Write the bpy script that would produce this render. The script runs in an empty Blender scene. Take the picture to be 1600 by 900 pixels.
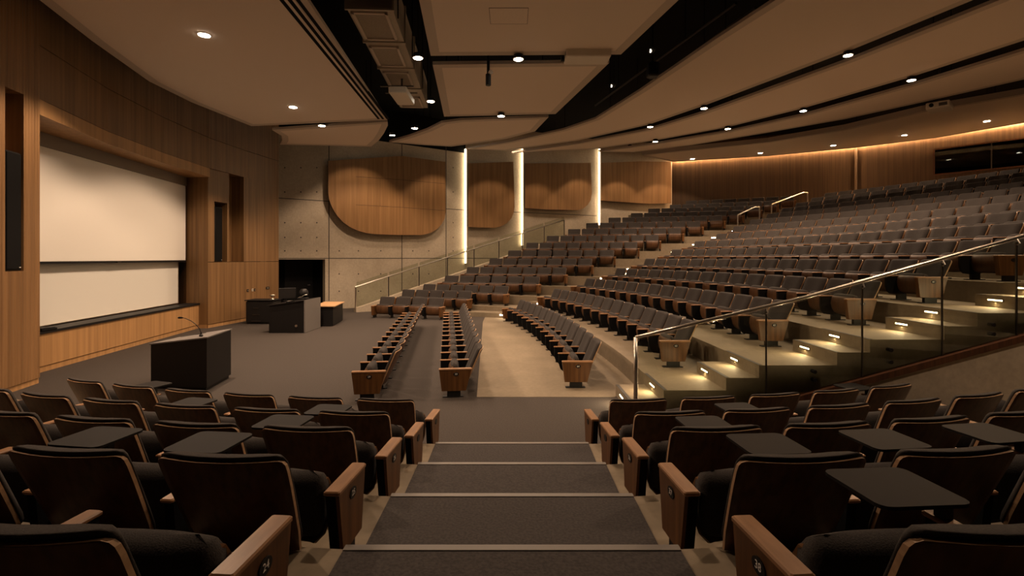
import bpy, math, random
from mathutils import Vector, Matrix
random.seed(7)
C = bpy.context.scene.collection
sc = bpy.context.scene

# ------------------------------------------------------------------ camera, world, exposure
F = 800.0          # focal length in pixels of the 1600 px wide frame
HOR = 403.0        # pixel row of the horizon
CAMZ = 2.2
cam = bpy.data.objects.new('camera', bpy.data.cameras.new('camera'))
C.objects.link(cam)
cam.location = (0, 0, CAMZ); cam.rotation_euler = (math.pi/2, 0, 0)
cam.data.sensor_width = 36; cam.data.lens = 36*F/1600
cam.data.shift_y = -(450-HOR)/1600
cam.data.clip_start = .05; cam.data.clip_end = 200
sc.camera = cam
sc.view_settings.view_transform = 'Standard'
sc.view_settings.look = 'None'
sc.view_settings.exposure = 0.3
sc.view_settings.gamma = 1
sc.view_settings.use_curve_mapping = False
w = bpy.data.worlds.new('World'); sc.world = w
w.use_nodes = True
w.node_tree.nodes['Background'].inputs[0].default_value = (1, .72, .45, 1)
w.node_tree.nodes['Background'].inputs[1].default_value = 0.004

WARM = (1.0, .70, .475)
E_STAGE = 920.0      # downlights in the stage cloud
E_SPOT = 600.0        # downlights over the stage and floor
E_SEAT = 800.0       # downlights over the raked seats
Z_A = 6.3            # underside of the big stage cloud
Z_C = 6.6            # underside of the centre clouds
Z_F = 7.3            # underside of the clouds over the seats
Z_B = 7.4            # underside of the rear cloud

def Pz(px, py, z):
    """point at height z that the photograph shows at a pixel"""
    Y = F*(CAMZ-z)/(py-HOR)
    return Vector(((px-800)/F*Y, Y, z))
def PY(px, py, Y):
    return Vector(((px-800)/F*Y, Y, CAMZ-Y*(py-HOR)/F))
def Pwall(px, py, a, b, off=0.0):
    """point on the vertical plane through a, b (xy), moved towards the camera by off"""
    d = Vector((b[0]-a[0], b[1]-a[1])).normalized(); n = Vector((d.y, -d.x))
    if n.y > 0: n = -n
    a2 = Vector(a[:2])+n*off
    r = Vector(((px-800)/F, 1.0))
    t = a2.dot(n)/r.dot(n)
    return Vector((r.x*t, t, CAMZ-t*(py-HOR)/F))

# ------------------------------------------------------------------ materials
def new_mat(name):
    m = bpy.data.materials.new(name); m.use_nodes = True
    return m, m.node_tree.nodes, m.node_tree.links, m.node_tree.nodes['Principled BSDF']
def plain(name, col, rough=.6, metal=0, spec=.5):
    m, n, l, b = new_mat(name)
    b.inputs['Base Color'].default_value = (*col, 1); b.inputs['Roughness'].default_value = rough
    b.inputs['Metallic'].default_value = metal; b.inputs['Specular IOR Level'].default_value = spec
    return m
def noisy(name, c1, c2, scale=(4, 4, 4), detail=5, rough=.8, bump=0., nscale=1., lo=.35, hi=.65, spec=.3):
    m, n, l, b = new_mat(name)
    tc = n.new('ShaderNodeTexCoord'); mp = n.new('ShaderNodeMapping'); mp.inputs['Scale'].default_value = scale
    nz = n.new('ShaderNodeTexNoise'); nz.inputs['Scale'].default_value = nscale; nz.inputs['Detail'].default_value = detail
    cr = n.new('ShaderNodeValToRGB')
    cr.color_ramp.elements[0].position = lo; cr.color_ramp.elements[0].color = (*c1, 1)
    cr.color_ramp.elements[1].position = hi; cr.color_ramp.elements[1].color = (*c2, 1)
    l.new(tc.outputs['Object'], mp.inputs[0]); l.new(mp.outputs[0], nz.inputs['Vector'])
    l.new(nz.outputs[0], cr.inputs[0]); l.new(cr.outputs[0], b.inputs['Base Color'])
    b.inputs['Roughness'].default_value = rough; b.inputs['Specular IOR Level'].default_value = spec
    if bump:
        bp = n.new('ShaderNodeBump'); bp.inputs['Strength'].default_value = bump; bp.inputs['Distance'].default_value = .01
        l.new(nz.outputs[0], bp.inputs['Height']); l.new(bp.outputs[0], b.inputs['Normal'])
    return m
def emit(name, col, s):
    m, n, l, b = new_mat(name)
    b.inputs['Base Color'].default_value = (*col, 1)
    b.inputs['Emission Color'].default_value = (*col, 1); b.inputs['Emission Strength'].default_value = s
    return m
def fluted(name, c1, c2, period, axis, depth=.6):
    """timber with fine vertical flutes"""
    m = noisy(name, c1, c2, (9, 9, .35), 6, .5)
    n, l = m.node_tree.nodes, m.node_tree.links; b = n['Principled BSDF']
    tc = n.new('ShaderNodeTexCoord'); wv = n.new('ShaderNodeTexWave'); wv.bands_direction = axis
    wv.inputs['Scale'].default_value = math.pi*2/20/period*1.0
    l.new(tc.outputs['Object'], wv.inputs['Vector'])
    bp = n.new('ShaderNodeBump'); bp.inputs['Strength'].default_value = depth; bp.inputs['Distance'].default_value = .01
    l.new(wv.outputs['Fac'], bp.inputs['Height']); l.new(bp.outputs[0], b.inputs['Normal'])
    return m
def concrete_mat(name, c1, c2):
    m = noisy(name, c1, c2, (1.1, 1.1, 1.1), 9, .75, .12, 1.0, .3, .7)
    n, l = m.node_tree.nodes, m.node_tree.links; b = n['Principled BSDF']
    cr = n['Color Ramp'] if 'Color Ramp' in n else [x for x in n if x.type == 'VALTORGB'][0]
    tc = n.new('ShaderNodeTexCoord'); n2 = n.new('ShaderNodeTexNoise'); n2.inputs['Scale'].default_value = 14; n2.inputs['Detail'].default_value = 6
    l.new(tc.outputs['Object'], n2.inputs['Vector'])
    mx = n.new('ShaderNodeMix'); mx.data_type = 'RGBA'; mx.blend_type = 'OVERLAY'; mx.inputs[0].default_value = .22
    l.new(cr.outputs[0], mx.inputs[6]); l.new(n2.outputs[0], mx.inputs[7]); l.new(mx.outputs[2], b.inputs['Base Color'])
    return m
M = {}
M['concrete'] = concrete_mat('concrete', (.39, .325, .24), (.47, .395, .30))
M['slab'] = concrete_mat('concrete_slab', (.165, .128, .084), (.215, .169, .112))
M['carpet'] = noisy('carpet', (.036, .0285, .024), (.056, .045, .0375), (60, 60, 60), 3, .95, .3)
M['runner'] = noisy('runner', (.034, .029, .027), (.055, .046, .042), (60, 60, 60), 3, .95, .3)
M['wood_wall'] = noisy('wood_wall', (.145, .077, .030), (.225, .122, .050), (11, 11, .3), 7, .45, .05)
M['wood_low'] = noisy('wood_low', (.31, .17, .070), (.43, .24, .10), (11, 11, .3), 7, .42, .04)
M['wood_flute'] = fluted('wood_flute', (.18, .095, .038), (.27, .145, .06), .07, 'Y')
M['wood_back'] = noisy('wood_back', (.062, .036, .018), (.09, .053, .027), (14, 14, .3), 6, .5, .04)
M['wood_panel'] = noisy('wood_panel', (.22, .118, .046), (.31, .168, .068), (9, 9, .35), 7, .5, .03)
M['walnut'] = noisy('walnut', (.052, .021, .010), (.10, .040, .018), (26, 26, 1.2), 6, .38, .03)
M['walnut_end'] = noisy('walnut_end', (.080, .033, .010), (.140, .060, .018), (26, 26, 1.2), 6, .4, .03)
M['arm_wood'] = noisy('arm_wood', (.22, .112, .052), (.34, .178, .084), (20, 3, 20), 6, .35, .02)
M['ply'] = noisy('ply', (.42, .26, .15), (.52, .33, .19), (40, 40, 40), 4, .35)
M['fabric'] = noisy('fabric', (.028, .023, .0205), (.045, .0375, .033), (170, 170, 170), 2, .95, .25)
M['black'] = plain('black_paint', (.008, .007, .007), .5, 0, .25)
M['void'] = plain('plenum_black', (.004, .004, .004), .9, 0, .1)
M['black_cloth'] = plain('black_cloth', (.006, .0055, .0055), .85, 0, .12)
M['tablet'] = plain('tablet_laminate', (.013, .011, .010), .7, 0, .15)
M['walnut_pan'] = noisy('walnut_pan', (.052, .023, .009), (.09, .040, .015), (26, 26, 1.2), 6, .45, .03)
M['cloud'] = noisy('cloud_panel', (.68, .575, .48), (.74, .63, .53), (90, 90, 90), 2, .9)
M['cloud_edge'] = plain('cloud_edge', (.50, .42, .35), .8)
M['screen'] = plain('screen_fabric', (.80, .76, .69), .8)
M['board'] = plain('board_white', (.74, .72, .66), .55)
M['case'] = plain('screen_case', (.20, .16, .125), .6)
M['steel'] = plain('steel', (.62, .57, .50), .28, 1)
M['dark_steel'] = plain('dark_steel', (.10, .09, .08), .4, 1)
M['grey_panel'] = plain('grey_panel', (.15, .135, .125), .55)
M['beech'] = noisy('beech', (.50, .30, .15), (.60, .37, .19), (4, 20, 4), 5, .4)
M['white_plastic'] = plain('white_plastic', (.62, .56, .48), .5)
M['duct'] = plain('duct_metal', (.34, .29, .23), .6)
M['grille'] = noisy('grille', (.24, .20, .155), (.30, .25, .20), (60, 60, 60), 2, .8)
M['nosing'] = plain('nosing', (.16, .14, .12), .5)
M['dark_nosing'] = plain('dark_nosing', (.035, .03, .028), .7)
M['white_mark'] = plain('white_mark', (.75, .7, .65), .5)
M['lens'] = emit('lamp_lens', (1, .86, .66), 40)
M['led'] = emit('led_strip', (1, .76, .47), 11)
M['led_front'] = emit('led_front', (1, .78, .50), .8)
M['cove'] = emit('cove_strip', (1, .60, .30), 200)
M['far_step'] = emit('far_step_lens', (1, .74, .42), 40)
M['step'] = emit('step_lens', (1, .74, .42), 14)
M['spotface'] = emit('spot_face', (1, .86, .66), 2)
def glass_mat(name, tint, rough=.02):
    m, n, l, b = new_mat(name); n.remove(b)
    out = [x for x in n if x.type == 'OUTPUT_MATERIAL'][0]
    tr = n.new('ShaderNodeBsdfTransparent'); tr.inputs[0].default_value = (*tint, 1)
    gl = n.new('ShaderNodeBsdfGlossy'); gl.inputs['Roughness'].default_value = rough
    gl.inputs['Color'].default_value = (.9, .95, .9, 1)
    fr = n.new('ShaderNodeFresnel'); fr.inputs[0].default_value = 1.35
    mx = n.new('ShaderNodeMixShader')
    l.new(fr.outputs[0], mx.inputs[0]); l.new(tr.outputs[0], mx.inputs[1]); l.new(gl.outputs[0], mx.inputs[2])
    l.new(mx.outputs[0], out.inputs[0])
    return m
M['glass'] = glass_mat('rail_glass', (.87, .89, .84))
M['booth_glass'] = glass_mat('booth_glass', (.5, .5, .5))

# ------------------------------------------------------------------ mesh helpers
def mesh(name, verts, faces, mats, idx=None, smooth=False):
    me = bpy.data.meshes.new(name)
    me.from_pydata([tuple(v) for v in verts], [], faces)
    for m in (mats if isinstance(mats, (list, tuple)) else [mats]): me.materials.append(m)
    if idx: me.polygons.foreach_set('material_index', idx)
    if smooth: me.polygons.foreach_set('use_smooth', [True]*len(me.polygons))
    me.update(); return me
class MB:
    """collects shapes for ONE mesh"""
    def __init__(s): s.v = []; s.f = []; s.i = []
    def add(s, verts, faces, k=0):
        o = len(s.v); s.v += [Vector(v) for v in verts]; s.f += [tuple(a+o for a in f) for f in faces]
        s.i += ([k]*len(faces) if isinstance(k, int) else list(k)); return s
    def box(s, x0, x1, y0, y1, z0, z1, k=0, mat=None, bev=0.0):
        if bev:
            b = min(bev, (x1-x0)*.45, (y1-y0)*.45, (z1-z0)*.45)
            P = []
            for z, e in ((z0, b), (z0+b, 0), (z1-b, 0), (z1, b)):
                xa, xb, ya, yb = x0+e, x1-e, y0+e, y1-e; c = b
                P += [(xa+c, ya, z), (xb-c, ya, z), (xb, ya+c, z), (xb, yb-c, z), (xb-c, yb, z), (xa+c, yb, z), (xa, yb-c, z), (xa, ya+c, z)]
            fs = [tuple(range(7, -1, -1)), tuple(range(24, 32))]
            for r in range(3):
                for j in range(8):
                    j2 = (j+1) % 8; fs.append((r*8+j, r*8+j2, r*8+8+j2, r*8+8+j))
            v = [Vector(p) for p in P]
        else:
            v = [Vector(p) for p in ((x0, y0, z0), (x1, y0, z0), (x1, y1, z0), (x0, y1, z0), (x0, y0, z1), (x1, y0, z1), (x1, y1, z1), (x0, y1, z1))]
            fs = [(3, 2, 1, 0), (4, 5, 6, 7), (0, 1, 5, 4), (1, 2, 6, 5), (2, 3, 7, 6), (3, 0, 4, 7)]
        if mat is not None: v = [mat @ p for p in v]
        return s.add(v, fs, k)
    def loft(s, a, b, k=0, kside=None):
        """closed solid between two matching outlines"""
        n = len(a); f = [tuple(range(n-1, -1, -1)), tuple(range(n, 2*n))]
        f += [(i, (i+1) % n, n+(i+1) % n, n+i) for i in range(n)]
        return s.add(list(a)+list(b), f, [k, k]+[k if kside is None else kside]*n)
    def prism(s, poly, z0, z1, k=0, kside=None):
        area = sum(poly[i][0]*poly[(i+1) % len(poly)][1]-poly[(i+1) % len(poly)][0]*poly[i][1] for i in range(len(poly)))
        if area < 0: poly = list(reversed(poly))
        return s.loft([(p[0], p[1], z0) for p in poly], [(p[0], p[1], z1) for p in poly], k, kside)
    def tube(s, pts, r, n=8, k=0):
        pts = [Vector(p) for p in pts]; rings = []
        for i, p in enumerate(pts):
            d = (pts[min(i+1, len(pts)-1)]-pts[max(i-1, 0)]).normalized()
            u = d.cross(Vector((0, 0, 1)))
            if u.length < 1e-3: u = d.cross(Vector((0, 1, 0)))
            u.normalize(); v = d.cross(u)
            rr = r[i] if isinstance(r, (list, tuple)) else r
            rings.append([p+(u*math.cos(2*math.pi*j/n)+v*math.sin(2*math.pi*j/n))*rr for j in range(n)])
        o = [q for g in rings for q in g]; f = [tuple(range(n)), tuple(range(len(o)-1, len(o)-n-1, -1))]
        for i in range(len(pts)-1):
            for j in range(n):
                f.append((i*n+j, i*n+n+j, i*n+n+(j+1) % n, i*n+(j+1) % n))
        return s.add(o, f, k)
    def disc(s, c, axis, r, h, n=20, k=0):
        c = Vector(c); a = Vector(axis).normalized()
        return s.tube([c-a*h/2, c+a*h/2], r, n, k)
    def lathe(s, prof, c=(0, 0, 0), n=20, k=0):
        o = []; f = []
        for r, z in prof:
            o += [(c[0]+r*math.cos(2*math.pi*j/n), c[1]+r*math.sin(2*math.pi*j/n), c[2]+z) for j in range(n)]
        for i in range(len(prof)-1):
            for j in range(n): f.append((i*n+j, i*n+(j+1) % n, i*n+n+(j+1) % n, i*n+n+j))
        f += [tuple(range(n-1, -1, -1)), tuple(range(len(o)-n, len(o)))]
        return s.add(o, f, k)
    def me(s, name, mats, smooth=False): return mesh(name, s.v, s.f, mats, s.i, smooth)
    def build(s, name, mats, parent=None, smooth=False, local=False):
        """one object; a child of a thing keeps its world place"""
        me = s.me(name, mats, smooth)
        o = bpy.data.objects.new(name, me); C.objects.link(o)
        if parent is not None:
            o.parent = parent
            if not local:
                inv = world_of(parent).inverted()
                me.transform(inv)
        return o
def world_of(o):
    m = o.matrix_basis.copy()
    while o.parent: o = o.parent; m = o.matrix_basis @ m
    return m
def tag(o, label, cat, group=None):
    o['label'] = label; o['category'] = cat
    if group: o['group'] = group
    return o
def thing(name, label, cat, loc, rz=0, group=None):
    o = bpy.data.objects.new(name, None); C.objects.link(o); o.empty_display_size = .1
    o.location = loc; o.rotation_euler = (0, 0, rz)
    return tag(o, label, cat, group)
def struct(mb, name, mats, parent=None, smooth=False):
    o = mb.build(name, mats, parent, smooth)
    if parent is None: o['kind'] = 'structure'
    return o
def lamp(name, parent, kind, loc, energy, col=WARM, **kw):
    d = bpy.data.lights.new(name, kind); d.energy = energy; d.color = col
    for k, v in kw.items(): setattr(d, k, v)
    o = bpy.data.objects.new(name, d); C.objects.link(o); o.parent = parent
    o.location = Vector(loc)-Vector(parent.location) if parent else loc
    return o
ORD = ['zeroth', 'first', 'second', 'third', 'fourth', 'fifth', 'sixth', 'seventh', 'eighth', 'ninth', 'tenth', 'eleventh', 'twelfth', 'thirteenth', 'fourteenth', 'fifteenth', 'sixteenth', 'seventeenth', 'eighteenth', 'nineteenth', 'twentieth', 'twenty-first', 'twenty-second', 'twenty-third', 'twenty-fourth', 'twenty-fifth', 'twenty-sixth', 'twenty-seventh', 'twenty-eighth', 'twenty-ninth', 'thirtieth']

# ------------------------------------------------------------------ floor and terraces
Z = {k: z for k, z in zip(range(3, 18), [0, .35, .70, 1.06, 1.43, 1.80, 2.16, 2.50, 2.85, 3.18, 3.50, 3.80, 4.10, 4.40, 4.70])}
NB = {k: x for k, x in zip(range(3, 18), [1.55, 3.2, 4.86, 6.35, 7.55, 8.9, 10.2, 11.5, 12.8, 14.0, 15.2, 16.4, 17.5, 18.6, 19.7])}
RX = {k: x for k, x in zip(range(4, 19), [2.12, 3.45, 5.0, 6.5, 7.95, 9.25, 10.5, 11.8, 13.0, 14.2, 15.4, 16.5, 17.6, 18.7, 20.0])}
FPX = {k: x for k, x in zip(range(3, 18), [815, 868, 918, 965, 1010, 1051, 1087, 1121, 1147, 1173, 1199, 1222, 1244, 1268, 1289])}
EPX = {j: x for j, x in zip(range(1, 17), [697, 741, 798, 846, 887, 927, 961, 997, 1030, 1065, 1095, 1129, 1159, 1187, 1214, 1241])}
GPX = {j: x for j, x in zip(range(1, 17), [600, 628, 663, 696, 730, 765, 794, 822, 854, 887, 915, 950, 985, 1012, 1046, 1071])}
YN = 8.7
YW = 7.15
def ln(px, y0, s):
    a = (px-800)/F; Y = y0/(1-s*a); return Vector((a*Y, Y))
FP = {k: ln(FPX[k], 17.7, .51) for k in FPX}
EP = {j: ln(EPX[j], 20.2, .45) for j in EPX}; GP = {j: ln(GPX[j], 23.5, .45+.010*max(0, j-3)) for j in GPX}
EP[1] = Vector((-2.4, 18.7)); GP[1] = Vector((-4.95, 19.35)); EP[2] = Vector((-1.5, 20.0)); GP[2] = Vector((-4.45, 20.95))
Z2 = .17
def circ(nx, f):
    dx = max(nx-f.x, .05); dy = f.y-YN; R = (dx*dx+dy*dy)/(2*dx)
    return Vector((nx-R, YN)), R
def arc(nx, f, n=22):
    c, R = circ(nx, f); a1 = math.atan2(f.y-c.y, f.x-c.x)
    return [c+Vector((math.cos(a1*i/n), math.sin(a1*i/n)))*R for i in range(n+1)]
def facing(k):
    c, R = circ(NB[k], FP[k]); return (c-FP[k]).normalized()
RF = {k: FP[k]+facing(k)*.82 for k in range(4, 18)}
def far_n(j):
    d = (GP[j]-EP[j]).normalized(); return Vector((d.y, -d.x)) if d.x*1 < 0 and (-d.x) > 0 and d.y*0 == 0 and Vector((d.y, -d.x)).y < 0 else Vector((-d.y, d.x))
def riser(k):
    p = [Vector((RX[k], YW))]+arc(RX[k], RF[k])
    j = k-1
    n = far_n(j)
    e = EP[j]+n*.82; g = GP[j]+n*.82; d = (GP[j]-EP[j]).normalized()
    return p+[e, g, g+d*1.1]
RIS = {k: riser(k) for k in range(4, 18)}

struct(MB().prism([(-14, -6), (30, -6), (30, 40), (-14, 40)], -.12, 0), 'floor', M['carpet'])
fl3 = [Vector((-.556, 8.09)), Vector((1.62, 8.09))]+RIS[4][1:24]+[Vector((-1.0, 19.1)), Vector((-1.0, 17.6))]
struct(MB().prism(fl3, -.05, .004), 'concrete_floor', M['slab'])
for k in range(4, 18):
    a = RIS[k]; b = RIS[k+1] if k < 17 else None
    if b is None:
        poly = a+[Vector((6.2, 30.2)), Vector((9.56, 30.6)), Vector((17.9, 26.7)), Vector((21.9, 21.9)), Vector((25, 16)), Vector((25, YW))]
    else:
        poly = a+list(reversed(b))
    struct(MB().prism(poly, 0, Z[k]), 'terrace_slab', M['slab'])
n2 = far_n(2); d2 = (GP[2]-EP[2]).normalized()
struct(MB().prism([EP[2]+n2*.85+Vector((.3, 0)), GP[2]+n2*.85+d2*.3, GP[2]+n2*.85+d2*.9+Vector((0, .6)), RIS[4][-1], RIS[4][-3], RIS[4][-4]], 0, Z2), 'terrace_slab', M['slab'])

# step blocks with dark nosings at the near stairs, light slots in each riser
STEPS = []
for k in range(4, 9):
    x1 = RX[k]; x0 = x1-.46; zt = Z[k]; zl = Z[k-1]; zm = (zt+zl)/2
    yb = 8.28 if k > 4 else 8.2
    b = MB().box(x0, x1+.002, YW, yb, zl, zm)
    b.box(x0+.0, x0+.05, YW+.02, yb-.02, zm, zm+.004, 1)
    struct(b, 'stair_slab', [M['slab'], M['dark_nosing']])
    struct(MB().box(x1, x1+.05, YW+.02, yb, zt, zt+.004), 'trim_1', M['dark_nosing'])
    STEPS += [(x0, zm), (x1, zt)]
# far stairs: half steps between rows and the same slots
FSTEPS = []; FLEN = []
for k in range(5, 18):
    j = k-1
    p, q = RF[k], EP[j]+far_n(j)*.82
    d = (q-p).normalized(); nn = Vector((d.y, -d.x))
    if nn.dot(Vector((-1, -.2))) < 0: nn = -nn
    zl, zt = Z[k-1], Z[k]; zm = (zl+zt)/2
    dep = .36 if k < 12 else .3
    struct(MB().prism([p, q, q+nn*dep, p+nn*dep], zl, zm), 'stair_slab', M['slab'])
    FSTEPS += [(p+nn*(dep+.004), d, nn, zl, zm), (p+nn*.004, d, nn, zm, zt)]; FLEN += [(q-p).length]*2
p, q = RF[4], EP[3]+far_n(3)*.82
d = (q-p).normalized(); nn = Vector((d.y, -d.x))
if nn.y > 0: nn = -nn
struct(MB().prism([p, q, q+nn*.5, p+nn*.5], 0, .175), 'stair_slab', M['slab'])
FSTEPS += [(p+nn*.504, d, nn, 0, .175), (p+nn*.004, d, nn, .175, .35)]; FLEN += [(q-p).length]*2

# near seating tiers with the carpeted centre steps
RN = 15.3; CN = Vector((0, 5.22+RN))
NOSE = [5.53, 4.51, 3.50, 2.53, 1.50, .45, -.6]
def tier_front(y):
    R = CN.y-y; pts = [(-.83, y), (.83, y)]
    right = []
    for i in range(1, 15):
        x = .83+i*.62
        right.append((x, CN.y-math.sqrt(max(R*R-x*x, 0))+.0))
    left = [(-x, yy) for x, yy in reversed(right)]
    return left+pts+right
for i, y in enumerate(NOSE):
    f = [(x, min(yy, YW-.12) if x > 0 else yy) for x, yy in tier_front(y)]
    y1 = NOSE[i+1] if i+1 < len(NOSE) else -3.5
    if i+1 < len(NOSE): bk = [(x, min(yy, YW-.12) if x > 0 else yy) for x, yy in tier_front(y1)]
    else: bk = [(-9.6, -3.5), (9.6, -3.5)]
    h = .19*(i+1)
    struct(MB().prism(f+list(reversed(bk)), 0, h), 'terrace_slab', M['slab'])
    struct(MB().box(-.825, .825, y1+.001, y+.004, h, h+.012), 'runner_floor', M['runner'])
    struct(MB().box(-.825, .825, y-.035, y+.012, h+.0121, h+.017).box(-.825, .825, y+.0045, y+.012, h-.03, h+.0121), 'trim_2', M['nosing'])

# ------------------------------------------------------------------ walls
TOP = 9.0
struct(MB().prism([(-14, -6), (30, -6), (30, 40), (-14, 40)], TOP, TOP+.2), 'ceiling', M['void'])
struct(MB().box(-14, 30, -6.2, -6, 0, TOP), 'wall_rear', M['wood_back'])
struct(MB().prism([(-14, -6), (-13.8, -6), (-8.0, 4), (-8.2, 4)], 0, TOP), 'wall_side', M['wood_back'])
def wallrun(pts, z0, z1, th, side=-1):
    b = MB()
    for a, c in zip(pts[:-1], pts[1:]):
        a, c = Vector(a), Vector(c); d = (c-a).normalized(); n = Vector((d.y, -d.x))*side
        b.prism([a, c, c+n*th, a+n*th], z0, z1)
    return b
# stage wall, left pier (with a loudspeaker niche), bay, right pier (two niches)
pl = [(-7.75, 5.0), (-7.95, 7.4), (-8.3, 9.0)]
A0, A1 = Vector((-7.95, 7.4)), Vector((-8.3, 9.0))
def pw(px, py, a, b, off=0): return Pwall(px, py, a, b, off)
def strip(a, b, pxs, z0, z1, th, mb):
    """pieces of the wall a-b between pixel columns"""
    d = (b-a).normalized(); n = Vector((d.y, -d.x)); n = n if n.x < 0 else -n
    pts = []
    for p in pxs:
        if isinstance(p, Vector): pts.append(p)
        else: q = pw(p, 450, a, b); pts.append(Vector((q.x, q.y)))
    mb.prism([pts[0], pts[1], pts[1]+n*th, pts[0]+n*th], z0, z1)
    return pts, n
b = MB()
B0 = Vector((-9.0-.0, 9.64)); B1 = Vector((-9.78, 16.0))
S0 = Vector((-9.38, 9.9)); S1 = Vector((-10.2, 16.05))
P0 = Vector((-9.5, 16.0)); P1 = Vector((-9.0, 19.75))
# left pier: below niche, sides of niche, above
wl = MB()
strip(Vector((-7.5, 4)), A0, [Vector((-7.5, 4)), A0], .1, TOP, .6, wl)
strip(A0, A1, [A0, A1], .1, 1.98, .6, wl)
strip(A0, A1, [A0, 8], 1.98, 4.95, .6, wl); strip(A0, A1, [37, A1], 1.98, 4.95, .6, wl)
strip(A0, A1, [A0, A1], 4.95, TOP, .6, wl)
pts, nL = strip(A0, A1, [8, 37], 1.98, 4.95, .05, MB())
wl.prism([pts[0]+nL*.42, pts[1]+nL*.42, pts[1]+nL*.6, pts[0]+nL*.6], 1.98, 4.95)
struct(wl, 'wall_left', M['wood_flute'])
nicheL = (pts[0]+pts[1])/2+nL*.02
# header and upper wall above the bay, following a concave arc
uw = MB()
upper = [A1, Vector((-8.92, 11.3)), Vector((-9.26, 13.6)), Vector((-9.42, 15.95)), Vector((-9.27, 17.9)), P1]
uw = wallrun(upper, 5.0, 5.93, .9, -1); struct(uw, 'wall_left', M['wood_wall'])
uw = wallrun(upper, 5.945, TOP, .9, -1); struct(uw, 'wall_left', M['wood_wall'])
hd = MB(); hd.prism([A1, Vector((-8.92, 11.3)), Vector((-9.26, 13.6)), Vector((-9.42, 15.95)), P0, S1+Vector((-.3, 0)), S0+Vector((-.3, 0)), Vector((-9.0, 9.0))], 4.72, 4.99)
struct(hd, 'wall_left', M['wood_low'])
# bay: low wall under the sill
bw = MB().prism([B0, B1, B1+Vector((-.9, .02)), B0+Vector((-.9, 0))], .12, .74)
struct(bw, 'wall_left', M['wood_low'])
struct(MB().prism([B0+Vector((-.02, 0)), B1+Vector((-.02, 0)), B1+Vector((-.8, 0)), B0+Vector((-.8, 0))], 0, .108), 'baseboard_left', M['wood_low'])
struct(MB().prism([B0+Vector((.03, 0)), B1+Vector((.03, -.002)), B1+Vector((-.42, 0)), B0+Vector((-.42, 0))], .742, .79), 'sill', M['black'])
bk = MB().prism([S0+Vector((-.28, -1)), S1+Vector((-.28, 0)), S1+Vector((-.5, 0)), S0+Vector((-.5, -1))], .7, 5.0)
struct(bk, 'wall_left', M['wood_back'])
# jamb right of the screen and right pier
rj = MB().prism([B1, P0+Vector((0, .001)), P0+Vector((-1.0, .6)), B1+Vector((-.95, .45)), S1+Vector((-.02, 0.02))], 0, 4.72)
struct(rj, 'wall_left', M['wood_wall'])
rp = MB()
strip(P0, P1, [P0, P1], .12, 2.06, .6, rp)
strip(P0, P1, [P0, 335], 2.075, 5.0, .6, rp)
strip(P0, P1, [335, 355], 4.0, 5.0, .6, rp)
strip(P0, P1, [355, 358], 2.075, 5.0, .6, rp)
strip(P0, P1, [381, P1], 2.075, 5.0, .6, rp)
q, nR = strip(P0, P1, [335, 355], 2.075, 4.0, .01, MB())
nicheR = (q[0]+q[1])/2
rp.prism([q[0]+nR*.45, q[1]+nR*.45, q[1]+nR*.6, q[0]+nR*.6], 2.075, 4.0)
q, nR = strip(P0, P1, [358, 381], 2.075, 5.0, .01, MB())
rp.prism([q[0]+nR*.45, q[1]+nR*.45, q[1]+nR*.6, q[0]+nR*.6], 2.075, 5.0)
struct(rp, 'wall_left', M['wood_wall'])
struct(MB().prism([P0+Vector((-.02, .0)), P1+Vector((-.02, 0)), P1+Vector((-.5, 0)), P0+Vector((-.5, 0))], 0, .11), 'baseboard_left', M['wood_low'])
struct(MB().prism([A0+Vector((-.02, 0)), A1+Vector((-.02, 0)), A1+Vector((-.5, 0)), A0+Vector((-.5, 0))], 0, .09), 'baseboard_left', M['wood_low'])
struct(MB().prism([Vector((-9.0, 19.75)), Vector((-9.5, 19.8)), Vector((-10.6, 22)), Vector((-10.2, 22))], 0, TOP), 'wall_left', M['wood_back'])

# far concrete wall with doorway
W0, W1, W2, W3, W4, W5 = Vector((-9.9, 20.35)), Vector((-2.35, 25.9)), Vector((.41, 27.2)), Vector((4.85, 29.4)), Vector((9.56, 30.6)), Vector((17.9, 26.7))
dl = Pwall(508, 450, W0, W1); dl = Vector((dl.x, dl.y)); WD = 2.14
FW = []
def seg(a, c, z0, z1, th=.35, m=None):
    d = (c-a).normalized(); n = Vector((d.y, -d.x)); n = n if n.y > 0 else -n
    o = struct(MB().prism([a, c, c+n*th, a+n*th], z0, z1), 'wall_far', m or M['concrete']); FW.append(o)
seg(W0, dl, WD, 7.5); seg(dl, W1, 0, 7.5); seg(W0, W1, 7.5, TOP, .3, M['void']); seg(W1, W2, 0, TOP); seg(W2, W3, 0, TOP); seg(W3, W4, 0, TOP)
d = (W1-W0).normalized(); nW = Vector((-d.y, d.x))
# doorway recess with a dark door
dr = MB()
dr.prism([W0+d*.32+nW*.351, W0+d*.45+nW*.351, W0+d*.55+nW*1.5, W0+d*.42+nW*1.5], 0, 2.4)
dr.prism([W0+d*.0+nW*.351, W0+d*.32+nW*.351, W0+d*.32+nW*.5, W0+nW*.5], 0, 2.4)
struct(dr, 'wall_recess', M['concrete'])
struct(MB().prism([W0+d*.42+nW*1.5, dl+d*1.6+nW*1.5, dl+d*1.6+nW*1.6, W0+d*.42+nW*1.6], 0, 2.4).prism([dl+d*1.5+nW*.351, dl+d*1.6+nW*.351, dl+d*1.6+nW*1.5, dl+d*1.5+nW*1.5], 0, 2.4), 'wall_recess', M['black_cloth'])  # darkness of the inner room put into the black of these walls
struct(MB().prism([W0+d*.3+nW*.351, dl+d*1.6+nW*.351, dl+d*1.6+nW*1.6, W0+d*.3+nW*1.6], 2.4, 2.5), 'ceiling_recess', M['concrete'])
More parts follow.
